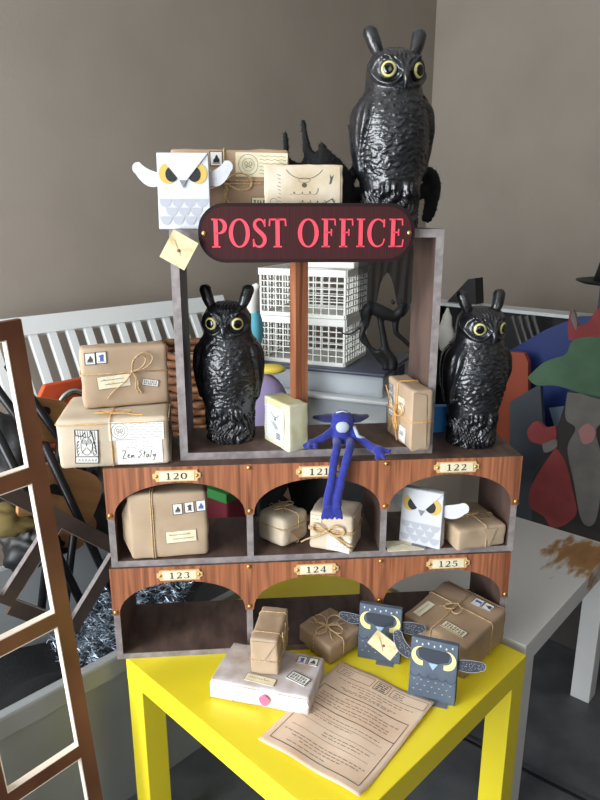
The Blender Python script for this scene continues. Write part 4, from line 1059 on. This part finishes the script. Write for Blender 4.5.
# black tote and clear bins that carry the baskets
SC = Vector((.110, 2.09, 0)); RS = math.radians(-23)
def lid_box(name, label, cx, cy, z0, w, d, h, body, lid, lidh=.02, group=None, rz=RS):
    t = thing(name, label, 'storage box', (cx, cy, z0), rz, group)
    m = MB(); th = .004; bx = lambda *a: m.box(*a)
    bx(-w/2+.01, w/2-.01, -d/2+.01, d/2-.01, 0, th)
    for s in (-1, 1):
        bx(s*(w/2-.01)-th/2, s*(w/2-.01)+th/2, -d/2+.01, d/2-.01, th, h-lidh); bx(-w/2+.01, w/2-.01, s*(d/2-.01)-th/2, s*(d/2-.01)+th/2, th, h-lidh)
    m.build('tub', body, t)
    l = rbox(w, d, lidh, .006, 2, 0).build('lid', lid, t, smooth=True); l.location.z = h-lidh
    for s in (-1, 1): MB().box(s*w/2-.006, s*w/2+.006, -.04, .04, h-lidh-.03, h-.006).build('clip_handle', lid, t)
    return t
tb_ = lid_box('storage_tote', 'large black storage tote at the very bottom behind the shelves', SC.x, SC.y, 0, .46, .36, .640, M_BLKP, M_BLKP)
b1 = lid_box('storage_bin', 'clear plastic bin with pale lid, lowest of the bins behind the box', SC.x, SC.y, .641, .47, .37, .118, M_CLEAR, M_LIDW, .014, 'clear storage bins')
b2 = lid_box('storage_bin', 'clear plastic bin with slate lid under the white baskets', SC.x, SC.y, .760, .43, .33, .075, M_CLEAR, M_LIDD, .012, 'clear storage bins')
for nm, lb, z, c in (('folded_paper', 'stack of cream papers inside the lower clear bin', .646, M_CREAM), ('folded_cloth', 'pale folded cloth inside the upper clear bin', .765, M_LIDW)):
    o = rbox(.40 if 'paper' in nm else .39, .31 if 'paper' in nm else .29, .045, .01, 4, .003).build(nm, c, None, smooth=True); o.location = (SC.x, SC.y, z); o.rotation_euler.z = RS; tag(o, lb, 'paper' if 'paper' in nm else 'cloth')
ZB = .836
def basket(z0, label):
    w, d, h = .272, .205, .142; c = Vector((.046, 2.09, 0))
    t = thing('wire_basket', label, 'basket', (c.x, c.y, z0), RS, 'white slotted plastic baskets'); e = .004
    def ring(name, z0, z1, ex):
        m = MB()
        for s in (-1, 1):
            m.box(-w/2-ex, w/2+ex, s*d/2-e-ex, s*d/2+e+ex, z0, z1); m.box(s*w/2-e-ex, s*w/2+e+ex, -d/2-ex, d/2+ex, z0, z1)
        m.build(name, M_BASK, t)
    ring('rim', h-.020, h, .003); ring('base_rim', 0, .012, 0)
    MB().box(-w/2, w/2, -d/2, d/2, .001, .005).build('base', M_BASK, t)
    for s in (-1, 1):
        for ax_, L_ in ((0, w), (1, d)):
            m = MB(); nv = int(round(L_/.024))
            for i in range(nv+1):
                u = -L_/2+L_*i/nv; r_ = .0035 if i in (0, nv) else .0016
                if ax_ == 0: m.box(u-r_, u+r_, s*d/2-.002, s*d/2+.002, .012, h-.02)
                else: m.box(s*w/2-.002, s*w/2+.002, u-r_, u+r_, .012, h-.02)
            for k in range(1, 6):
                z = .012+(h-.032)*k/6
                if ax_ == 0: m.box(-w/2, w/2, s*d/2-.0015, s*d/2+.0015, z-.0014, z+.0014)
                else: m.box(s*w/2-.0015, s*w/2+.0015, -d/2, d/2, z-.0014, z+.0014)
            m.build('slotted_side', M_BASK, t)
    return t
basket(ZB, 'lower white slotted basket standing on the slate bin lid'); basket(ZB+.143, 'upper white slotted basket stacked on the other basket')
o = rbox(.16, .13, .02, .004, 3, .002).build('folded_paper', M_PAPER, None, smooth=True); o.location = (SC.x+.0, SC.y-.03, ZB+.2865); o.rotation_euler.z = RS; tag(o, 'white folded paper lying over the upper basket behind the sign', 'paper')
# black rat figure on the slate lid
def rat():
    yr = 1.905; base = at_y(383, 372, yr); o = Vector((base.x, yr, ZB)); m = MB(); P_ = lambda px, py, dy=0: at_y(px, py, yr+dy)-o
    def tb(pts, r, n=5): m.tube(spline([P_(*p) for p in pts], n), list(np.interp(np.linspace(0, 1, (len(pts)-1)*n+1), np.linspace(0, 1, len(r)), r)), 10)
    tb([(364, 318), (370, 308), (382, 312), (394, 316), (402, 310), (408, 304)], [.013, .020, .020, .016, .016, .007])
    tb([(366, 314), (364, 328), (361, 338), (368, 346), (376, 352)], [.014, .009, .007, .006, .007])
    tb([(396, 318), (396, 332), (404, 340), (412, 348)], [.012, .008, .007, .007])
    tb([(380, 318), (383, 335), (386, 350), (393, 362), (390, 374)], [.009, .010, .012, .015, .014])
    tb([(378, 350), (386, 362), (384, 376), (374, 379)], [.012, .012, .010, .008])
    tb([(394, 304), (391, 299)], [.007, .004]); tb([(401, 303), (400, 298)], [.006, .003])
    tb([(364, 318), (360, 326), (353, 333), (345, 334), (336, 328)], [.007, .005, .004, .0035, .0025])
    tb([(361, 322), (366, 340), (376, 356), (383, 364)], [.006, .006, .006, .006])
    m.v = [(x, y, max(z, .001)) for x, y, z in m.v]
    ob = bake(m, 'rat_figure', M_BLKP, .0035, 2); ob.location = o
    tag(ob, 'black rat figure with a curled tail beside the white baskets', 'figurine')
rat()
# black netting hanging down behind the box's right half
nm = MB(); nn = 26; q0 = cab(.480, BV+BD+.014, 0); q1 = cab(.588, BV+BD+.014, 0)
for i in range(nn+1):
    for j in range(13):
        f = i/nn; p = q0.lerp(q1, f); z = Z_UP-.002-(.15+.05*math.sin(f*9)-.03*f)*j/12
        nm.v.append((p.x, p.y+.008*math.sin(f*40+j*.3), z))
for i in range(nn):
    for j in range(12): nm.f.append((i*13+j, (i+1)*13+j, (i+1)*13+j+1, i*13+j+1)); nm.mi.append(0)
tag(nm.build('black_netting', M_NET, None, smooth=True), 'black see-through netting hanging behind the right half of the display box', 'netting')
# pastel plush seen between owl and basket
def plush():
    y = 1.80; c = at_y(258, 385, y); o = Vector((c.x, y, .601+.0))
    crate('black_stool_box', 'narrow black box carrying the pastel toy behind the left owl', 'box', c.x, y, 0, .12, .12, .66, M_BLKP)
    t = thing('pastel_cushion', 'pastel lilac, yellow and turquoise plush toy behind the left owl', 'soft toy', (o.x, o.y, 0))
    P_ = lambda px, py: at_y(px, py, y)-Vector((o.x, o.y, 0))
    b = MB(); c0 = P_(262, 395); b.ell((c0.x, 0, .757), (.075, .05, .095), 20, 14); b.build('body', M_PURP, t, smooth=True)
    b = MB(); b.ell(P_(270, 369), (.045, .03, .014), 16, 10); b.build('collar', M_YPL, t, smooth=True)
    b = MB(); b.ell(P_(253, 330), (.028, .03, .065), 16, 12); b.build('head', M_CYAN, t, smooth=True)
    b = MB(); b.tube(spline([P_(253, 325), P_(251, 305), P_(254, 290), P_(259, 285)], 4), [.020]*6+[.018, .015, .013, .012, .010, .009, .006], 12); b.build('horn', M_WPL, t, smooth=True)
# wicker basket on a cardboard box, crimson box, green tray
def crate(name, label, cat, cx, cy, z0, w, d, h, mt, rz=RB, seed=0, amp=.002):
    o = rbox(w, d, h, .008, 5, amp, seed).build(name, mt, None, smooth=True); o.location = (cx, cy, z0); o.rotation_euler.z = rz; return tag(o, label, cat)
crate('cardboard_box', 'tall brown cardboard box behind the left end of the shelves', 'box', -.325, 1.915, 0, .22, .20, .63, M_CARD)
wk = thing('wicker_basket', 'brown wicker basket behind the parcels left of the display box', 'basket', (-.325, 1.915, .632), RB)
for k in range(12):
    z = .012+.023*k; m = MB(); pts = []
    for a in np.linspace(0, 2*math.pi, 56, endpoint=False):
        rr = .006*math.sin(a*14+(k % 2)*math.pi)
        pts.append(((.118+rr+.0012*k)*math.cos(a), (.098+rr+.0012*k)*math.sin(a), z))
    m.tube(pts, .0115, 6, closed=True); m.build('woven_strand', M_WICK, wk, smooth=True)
MB().prism([(.11*math.cos(a), .09*math.sin(a)) for a in np.linspace(0, 2*math.pi, 24, endpoint=False)], -.008, 0, X=Matrix.Rotation(math.radians(-90), 4, 'X')).build('base', M_WICK, wk)
crate('grey_carton', 'pale grey carton standing on the white table behind pigeonhole 122', 'carton', .375, 1.70, .4505, .24, .17, .26, mat('grey_card', srgb(150, 142, 132), .8), math.radians(-41.7))
crate('fabric_box', 'crimson fabric box seen through pigeonhole 120', 'box', -.20, 1.71, 0, .10, .10, .565, M_CRIM)
plush()
tr = thing('plastic_tray', 'green plastic tray seen through pigeonhole 120', 'tray', (-.205, 1.70, .566), RB+.1)
m = MB(); m.box(-.13, .10, -.10, .06, 0, .004)
for a_ in ((-.13, .10, -.10, -.096), (-.13, .10, .056, .06), (-.13, -.126, -.10, .06), (.096, .10, -.10, .06)): m.box(*a_, .004, .025)
m.build('tray', M_GREEN, tr)

# ------------------------------------------------------------------ left background
# white slatted panel leaning on the left wall
def slatted():
    top = at_n(20, 322, -1.90); tz = top.z; t0 = top.dot(D)
    L_ = .994; lean = math.radians(27); zlo = .452; hgt = (tz-zlo)/math.cos(lean)-.002
    o = room(-1.90+math.tan(lean)*(tz-zlo), t0, zlo)
    Mx = basis(o, D, -N*math.cos(lean)*0-N*1.0, Vector((0, 0, 1)))
    # local: x along the wall, z up the panel, y out through its back
    zax = (Vector((0, 0, 1))*math.cos(lean)-N*math.sin(lean)); yax = zax.cross(D)
    Mx = basis(o+Vector((0, 0, .012))-D*.234, D, yax, zax)
    t = thing('slatted_panel', 'white slatted cot side leaning against the left wall', 'cot side', M=Mx)
    MB().box(0, L_, -.012, .012, hgt-.055, hgt).build('top_rail', M_RADW, t); MB().box(0, L_, -.012, .012, .0, .05).build('bottom_rail', M_RADW, t)
    n = 17
    sl = None
    for k in range(n):
        x = .020+k*.0585
        if sl is None: sl = MB().box(-.012, .012, -.008, .008, .05, hgt-.055).build('slat', M_RADW, t); o_ = sl
        else: o_ = sl.copy(); C.objects.link(o_)
        o_.location.x = x
slatted()
bx0 = rbox(.30, .28, .438, .008, 4, .002).build('cardboard_box', M_CARD, None, smooth=True); bx0.location = room(-1.755, .91, 0); bx0.rotation_euler.z = A_W; tag(bx0, 'low cardboard box carrying the white slatted panel along the wall', 'box')
# large grey tub with tinsel
def tub():
    n1, n0, tl, th_ = -1.06, -1.55, .30, .425
    ta, tb2 = -.15, 1.02
    c = room((n1+n0)/2, (ta+tb2)/2, 0); Mx = basis(c, D, -N, Vector((0, 0, 1)))
    t = thing('grey_tub', 'big grey plastic storage tub on the floor left of the yellow table', 'tub', M=Mx)
    L_, W_ = (tb2-ta)/2, (n1-n0)/2; s = .05; e = .006
    m = MB()
    def ringv(l, w, z): return [(-l, -w, z), (l, -w, z), (l, w, z), (-l, w, z)]
    vs = ringv(L_-s, W_-s, 0)+ringv(L_, W_, th_)+ringv(L_-e, W_-e, th_)+ringv(L_-s-e, W_-s-e, e)
    fs = [(3, 2, 1, 0)]+[(i, (i+1) % 4, (i+1) % 4+4, i+4) for i in range(4)]+[(4+i, 4+(i+1) % 4, 8+(i+1) % 4, 8+i) for i in range(4)]+[(8+i, 8+(i+1) % 4, 12+(i+1) % 4, 12+i) for i in range(4)]+[(12, 13, 14, 15)]
    m.add(vs, fs); o = m.build('body', M_TUB, t, normals=True)
    m = MB(); ro = .018
    for sg_ in (-1, 1):
        m.box(-L_-ro, L_+ro, sg_*W_-(ro if sg_ < 0 else .0), sg_*W_+(ro if sg_ > 0 else .0), th_-.045, th_+.004); m.box(sg_*L_-(ro if sg_ < 0 else 0), sg_*L_+(ro if sg_ > 0 else 0), -W_, W_, th_-.045, th_+.004)
    r = m.build('rim', M_TUB, t); b = r.modifiers.new('b', 'BEVEL'); b.width = .006; b.segments = 2
    # tinsel: heap of thin ribbons
    rnd = random.Random(11); m = MB()
    for i in range(5200):
        a = rnd.uniform(.20, L_-.09); b_ = rnd.uniform(-W_+.07, W_-.09)
        top = .26+.20*math.exp(-((a-.45)/.15)**2)+.03*math.sin(a*17)+.02*math.cos(b_*30)
        z = top-abs(rnd.gauss(0, .025)); p = Vector((a, b_, z)); d = Vector((rnd.gauss(0, 1), rnd.gauss(0, 1), rnd.gauss(0, .7))).normalized(); s2 = d.orthogonal().normalized()*.0008; l = rnd.uniform(.015, .035)
        bend = Vector((rnd.gauss(0, .006), rnd.gauss(0, .006), rnd.gauss(0, .004)))
        q = [p-d*l/2, p+bend, p+d*l/2]
        m.add([q[0]-s2, q[0]+s2, q[1]-s2, q[1]+s2, q[2]-s2, q[2]+s2], [(0, 1, 3, 2), (2, 3, 5, 4)])
    ti = m.build('tinsel_garland', M_TINS); ti.matrix_world = Mx; ti['kind'] = 'stuff'; tag(ti, 'silver and black tinsel heaped in the grey tub', 'tinsel')
    hp = MB()
    for j in range(9):
        for i in range(17):
            a = -.26+(L_-.08+.26)*i/16; b_ = (-W_+.065)+(2*W_-.13)*j/8
            hp.v.append((a, b_, .20+.20*math.exp(-((a-.45)/.15)**2)+.03*math.sin(a*17)+.02*math.cos(b_*30)))
    for j in range(8):
        for i in range(16): hp.f.append((j*17+i, j*17+i+1, (j+1)*17+i+1, (j+1)*17+i)); hp.mi.append(0)
    ho = hp.build('black_cloth', M_BLKF, None, smooth=True); ho.matrix_world = Mx; tag(ho, 'black cloth heap under the tinsel in the grey tub', 'cloth')
    return Mx
TUBM = tub()
# brown window lattice in the foreground
def lattice(label, M, cols, rows, mt, edge, bar=.030, th=.012, name='lattice_frame', diag=False):
    t = thing(name, label, 'frame', M=M, group=None)
    for k, x in enumerate(cols): MB().box(x-bar/2, x+bar/2, 0, th, rows[0], rows[-1]+bar/2, 0).build('upright', mt, t)
    for z in rows:
        for a, b in zip(cols[:-1], cols[1:]):
            MB().box(a+bar/2, b-bar/2, 0, th, z-bar/2, z+bar/2, 0).build('crossbar', mt, t)
    # pale cut edges round every opening
    for z0, z1 in zip(rows[:-1], rows[1:]):
        for a, b in zip(cols[:-1], cols[1:]):
            m = MB(); e = .0016; x0, x1, y0, y1 = a+bar/2, b-bar/2, z0+bar/2, z1-bar/2
            for q in ((x0, x0+e, y0, y1), (x1-e, x1, y0, y1), (x0+e, x1-e, y0, y0+e), (x0+e, x1-e, y1-e, y1)): m.box(q[0], q[1], -.0005, th+.0005, q[2], q[3])
            m.build('cut_edge', edge, t)
    return t
nF = -.95
tR = (at_n(87, 750, nF)).dot(D); zr = [at_n(79, 752, nF).z, at_n(57, 619, nF).z, at_n(29, 475, nF).z, at_n(20, 328, nF).z]
o = room(nF, 0, 0); Mx = basis(o, D, -N, Vector((0, 0, 1)))
Mx = Mx @ Matrix.Translation((tR, 0, zr[0])) @ Matrix.Rotation(math.radians(-3.3), 4, 'Y') @ Matrix.Translation((-tR, 0, -zr[0]))
lattice('tall brown lattice window frame standing in the left foreground', Mx, [tR-.62, tR-.465, tR-.31, tR-.155, tR], [.015, zr[0]-.27]+zr, M_FRAME, M_CREAME, .0265)
# darker lattice lying aslant inside the tub
o = room(-1.34, .30, .47); a2 = math.radians(-43)
zx = D*math.cos(a2)+Vector((0, 0, 1))*math.sin(a2); zz_ = -D*math.sin(a2)+Vector((0, 0, 1))*math.cos(a2)
lattice('dark brown lattice frame lying aslant in the grey tub', basis(at_n(73, 630, -1.27)-zx*.36+zz_*.22, zx, -N, zz_), [-.02, .17, .36], [-.22, -.02], M_FRAMED, M_EDGE, .032, .012)
# chairs and boards stacked in the tub
def orange_chair():
    c = at_n(64, 402, -1.50); Mx = basis(c, D, -N, Vector((0, 0, 1)))
    t = thing('stacking_chair', 'orange plastic chair with a chrome hoop behind the parcels', 'chair', M=Mx)
    m = MB(); pts = [(-.07, -.10), (.13, -.10), (.14, .02), (.10, .052), (-.045, .052), (-.065, .02)]
    m.prism(pts, 0, .014); o = m.build('backrest', M_ORNG, t); b = o.modifiers.new('b', 'BEVEL'); b.width = .006; b.segments = 3
    m = MB(); m.prism([(-.07, 0), (.13, 0), (.12, .2), (-.06, .2)], 0, .012, X=Matrix.Translation((0, .0, -.11)) @ Matrix.Rotation(math.radians(-75), 4, 'X')); m.build('seat', M_ORNG, t)
    m = MB(); m.tube(spline([(-.028, -.02, -.17), (-.03, -.02, -.03), (-.015, -.02, .014), (.016, -.02, .028), (.045, -.02, .012), (.062, -.02, -.03), (.066, -.02, -.17)], 5), .0085, 10); m.build('chrome_hoop', M_CHROME, t, smooth=True)
    m = MB()
    for x in (-.05, .11): m.tube([(x, .03, -.10), (x, .06, -.55)], .009, 8)
    m.build('leg_tube', M_DKTUBE, t, smooth=True)
orange_chair()
def ply_chair(label, px, py, n, a, w, h):
    c = at_n(px, py, n); Mx = basis(c, D, -N, Vector((0, 0, 1))) @ Matrix.Rotation(math.radians(a), 4, 'Y')
    t = thing('plywood_chair', label, 'chair', M=Mx, group='plywood stacking chairs')
    m = MB(); m.prism(stadium(w, h, min(w, h)*.35, 6), 0, .012); m.build('seat_board', M_PLY, t)
    m = MB(); m.prism(stadium(.05, .022, .010, 5), -.003, -.001); o = m.build('hand_slot', M_BLKP, t); o.location = (-.02, 0, .02)
    for s in (-1, 1):
        m = MB(); m.tube([(s*w*.3-.16, -.016, .11), (s*w*.3+.20, -.016, -.22)], .010, 8); m.build('steel_tube', M_DKTUBE, t, smooth=True)
    return t
ply_chair('tan plywood chair board with a hand slot, upper left under the orange chair', 46, 420, -1.44, 20, .12, .10)
ply_chair('tan plywood chair board with dark tubes, left of the upper shelf', 62, 500, -1.34, 30, .19, .15)
ply_chair('tan plywood chair board lowest of the three in the tub', 70, 522, -1.39, 60, .15, .10)
# yellow folded textile and black bags seen through the lattice
def bag(label, px, py, n, r, mt, seed, name='black_bag', cat='bag'):
    c = at_n(px, py, n); m = MB(); m.ell((0, 0, 0), r, 40, 28); o = m.build(name, mt, None, smooth=True)
    for v in o.data.vertices: v.co += v.co.normalized()*((noise.noise(v.co*16+Vector((seed, 0, 0)))*.03+abs(noise.noise(v.co*38+Vector((seed, 3, 0))))*.02))
    o.location = c; return tag(o, label, cat)
bag('black bin bag in the tub behind the brown lattice', 32, 546, -1.45, (.075, .04, .05), M_BLKP, 1)
bag('mustard brown cloth bundle behind the brown lattice', 2, 522, -1.38, (.070, .035, .022), mat('mustard_cloth', srgb(92, 78, 38), .9), 2, 'cloth_bundle', 'cloth')
bag('dark bin bag at the far left behind the brown lattice', -4, 466, -1.50, (.09, .05, .11), M_BLKP, 3)
bag('black bin bag between the plywood chairs and the arched shelves', 100, 505, -1.45, (.08, .05, .10), M_BLKP, 4)

# ------------------------------------------------------------------ right background
MB_T = 2.25                                       # front of the black bookcase (distance along D)
def bookcase():
    z1 = at_m(510, 309, MB_T).z; nL = at_m(442, 300, MB_T).dot(N)-.05; nR = nL+1.45; dp = .085
    t = thing('bookcase', 'low black bookcase with a pale top along the back wall', 'bookcase', M=basis(room(nL, MB_T, 0), N, D, Vector((0, 0, 1)))); Wd = nR-nL
    MB().box(-.01, Wd+.01, -.008, dp, z1-.012, z1).build('top_board', M_LIDW, t)
    for x in (0, Wd/2, Wd-.02): MB().box(x, x+.02, .01, dp, 0, z1-.022).build('side_board', M_CABLK, t)
    for z in (.05, .36, .62): MB().box(.02, Wd-.02, .012, dp, z, z+.018).build('shelf_board', M_CABLK, t)
    MB().box(0, Wd, dp-.01, dp, 0, z1-.022).build('back_panel', M_CABLK, t)
    for k, w_ in enumerate(('leftmost silver rod', 'second silver rod from the left', 'third silver rod from the left', 'rightmost silver rod')):
        a, b = at_m(512+7*k, 316, MB_T-.016), at_m(521+7*k, 345, MB_T-.022); e = a+(b-a)*((a.z-.012)/(a.z-b.z))
        e = room(e.dot(N), MB_T-.045, .0085)
        c = MB().tube([(0, 0, 0), a-e], .0075, 8).build('metal_rod', M_SIL, None, smooth=True)
        c.location = e; tag(c, w_+' leaning on the black bookcase by the right owl', 'rod', 'silver rods against the bookcase')
    return z1, nL
ZC, NL = bookcase()
def slab(name, label, cat, pts, m0, th, mt):
    """flat board parallel to the back wall; outline given by the pixels of its corners on plane m0"""
    P3 = [at_m(x, y, m0) for x, y in pts]; n0 = sum(p.dot(N) for p in P3)/len(P3); zb = min(p.z for p in P3)
    o = MB().prism([(p.dot(N)-n0, p.z-zb) for p in P3], 0, th).build(name, mt, None, normals=True)
    o.matrix_world = basis(room(n0, m0, zb), N, D, Vector((0, 0, 1))); return tag(o, label, cat)
def floor_y(px, m0):
    # pixel row where the vertical through this column meets the floor on plane m0
    lo, hi = 300, 2500
    for _ in range(50):
        mid = (lo+hi)/2
        if at_m(px, mid, m0).z > 0: lo = mid
        else: hi = mid
    return lo
b0 = 2.16
slab('blue_sheet', 'big navy blue plastic panel leaning before the black bookcase', 'panel', [(506, floor_y(506, b0)-1), (640, floor_y(640, b0)-1), (640, 318), (577, 317), (545, 330), (507, 352)], b0, .03, M_NAVB)
slab('orange_board', 'dull red-orange board standing between the right owl and the blue panel', 'board', [(490, floor_y(490, 2.08)-1), (529, floor_y(529, 2.08)-1), (528, 362), (524, 353), (508, 352), (498, 362)], 2.08, .02, M_REDO)
slab('grey_sheet', 'slate grey panel standing right of the right owl', 'panel', [(508, floor_y(508, 2.02)-1), (556, floor_y(556, 2.02)-1), (540, 384), (510, 402)], 2.02, .02, M_GPAN)
gl = MB(); gp = at_m(518, 397, 2.018); gl.ell((0, 0, 0), (.006, .004, .006), 10, 6)
tag(slab('paper_pennant', 'pale blue triangular paper hanging on the blue panel', 'paper', [(549, 408), (566, 406), (557, 436)], 2.15, .003, M_BEAKB), None)
# painted plywood cut-out standing behind the white table (plain colour fields)
def cutout():
    m0 = 1.84; zf = lambda px: floor_y(px, m0)
    P_ = lambda px, py: at_m(px, py, m0)
    n0 = P_(575, 450).dot(N)
    t = thing('painted_cutout', 'painted plywood cut-out in green, red and grey standing behind the white table', 'cutout', M=basis(room(n0, m0, 0), N, D, Vector((0, 0, 1))))
    g = lambda pts: [(P_(x, y).dot(N)-n0, P_(x, y).z) for x, y in pts]
    sm = lambda pts: [(v.x, v.y) for v in spline([Vector((a, b, 0)) for a, b in pts]+[Vector((pts[0][0], pts[0][1], 0))], 5)][:-1]
    def field(name, pts, mt, y0, y1, smooth=True):
        q = sm(pts) if smooth else pts
        MB().prism(g(q), y0, y1).build(name, mt, t, normals=True)
    field('backing_board', [(531, zf(531)-1), (655, zf(655)-1), (655, 400), (600, 395), (566, 400), (560, 420), (546, 450), (532, 480)], M_PDRK, .0, .018, False)
    field('green_field', [(528, 377), (545, 362), (566, 354), (574, 340), (600, 337), (640, 345), (655, 375), (630, 398), (600, 399), (560, 386), (537, 385)], M_PGRN, -.004, .014)
    field('red_plume', [(569, 340), (568, 326), (571, 311), (577, 325), (588, 322), (600, 308), (625, 312), (640, 342), (600, 344)], M_PRED, -.001, .015)
    field('pale_tip', [(571, 318), (573, 310), (577, 322), (576, 330)], M_PGRY, -.0025, .013)
    field('grey_field', [(568, 392), (600, 396), (612, 402), (604, 420), (596, 432), (602, 460), (600, 500), (594, 524), (582, 520), (574, 480), (568, 448), (576, 428), (566, 418)], M_PGRY, -.004, .010)
    field('red_field', [(556, 447), (566, 462), (573, 490), (577, 512), (566, 524), (552, 527), (545, 517), (538, 512), (530, 506), (531, 488), (542, 468)], M_PRED, -.004, .012)
    field('red_patch', [(528, 430), (534, 422), (541, 424), (546, 428), (556, 427), (556, 440), (546, 444), (534, 442), (529, 437)], M_PRED, -.006, .012)
    field('grey_band', [(543, 444), (556, 439), (557, 447), (546, 452)], M_PGRY, -.007, .010)
    field('pink_patch', [(579, 430), (588, 423), (596, 430), (594, 440), (584, 443)], mat('painted_pink', srgb(190, 140, 140), .8), -.008, .009)
cutout()
# black hat on a grey box, black wedge, pale bag, blue carton
hb = at_m(604, 330, 2.30); zb = ZC
gb = rbox(.10, .08, .10, .006, 3, 0).build('grey_box', M_GPAN, None, smooth=True); pg = room(hb.dot(N)+.035, 2.292, ZC+.0005); gb.location = pg; gb.rotation_euler.z = RB; tag(gb, 'small grey box on the bookcase under the black hat', 'box')
ht = thing('black_hat', 'black pointed hat with a turned up brim on the bookcase at the right edge', 'hat', (pg.x, pg.y, ZC+.1015), RB)
m = MB(); P3 = [(0, 0, .004), (0, 0, .06), (.003, 0, .12), (.012, 0, .19), (.02, 0, .24)]; m.tube(P3, [.085, .072, .058, .040, .022], 20); m.build('crown', M_CABLK, ht, smooth=True)
m = MB(); na = 36
for r_, z_ in ((.08, .0), (.08, .006)):
    pass
for i in range(na):
    a = 2*math.pi*i/na
    m.v += [(.082*math.cos(a), .082*math.sin(a), .012), (.115*math.cos(a), .115*math.sin(a), .008), (.135*math.cos(a), .135*math.sin(a), .016)]
for i in range(na):
    j = (i+1) % na
    for k in range(2): m.f.append((3*i+k, 3*j+k, 3*j+k+1, 3*i+k+1)); m.mi.append(0)
br = m.build('brim', M_CABLK, ht, smooth=True); so_ = br.modifiers.new('s', 'SOLIDIFY'); so_.thickness = .004
slab('black_wedge', 'black triangular wedge lying on the bookcase behind the right owl', 'wedge', [(447, 302.5), (476, 305), (475, 279), (468, 280)], 2.275, .06, M_CABLK).location.z = ZC+.0005
bgp = at_m(446, 330, 2.20); m = MB()
m.ell((0, 0, 0), (.035, .022, .085), 16, 14); o = m.build('cloth_bag', M_WPL, None, smooth=True)
for v in o.data.vertices:
    f = (v.co.z+.085)/.17; v.co.x *= .55+.6*(1-f); v.co.x += .012*noise.noise(v.co*30)
o.location = bgp; o.rotation_euler.z = RB; tag(o, 'pale cloth bag hanging on the bookcase beside the display box', 'bag')
q = cab(.642, .158, 0); o = MB().box(-.026, .026, -.008, .008, 0, .055).build('blue_carton', M_SKYB, None); o.location = (q.x, q.y, Z_TOP+.0005); o.rotation_euler.z = CR; tag(o, 'small sky blue carton on the shelf top behind the right owl', 'carton')
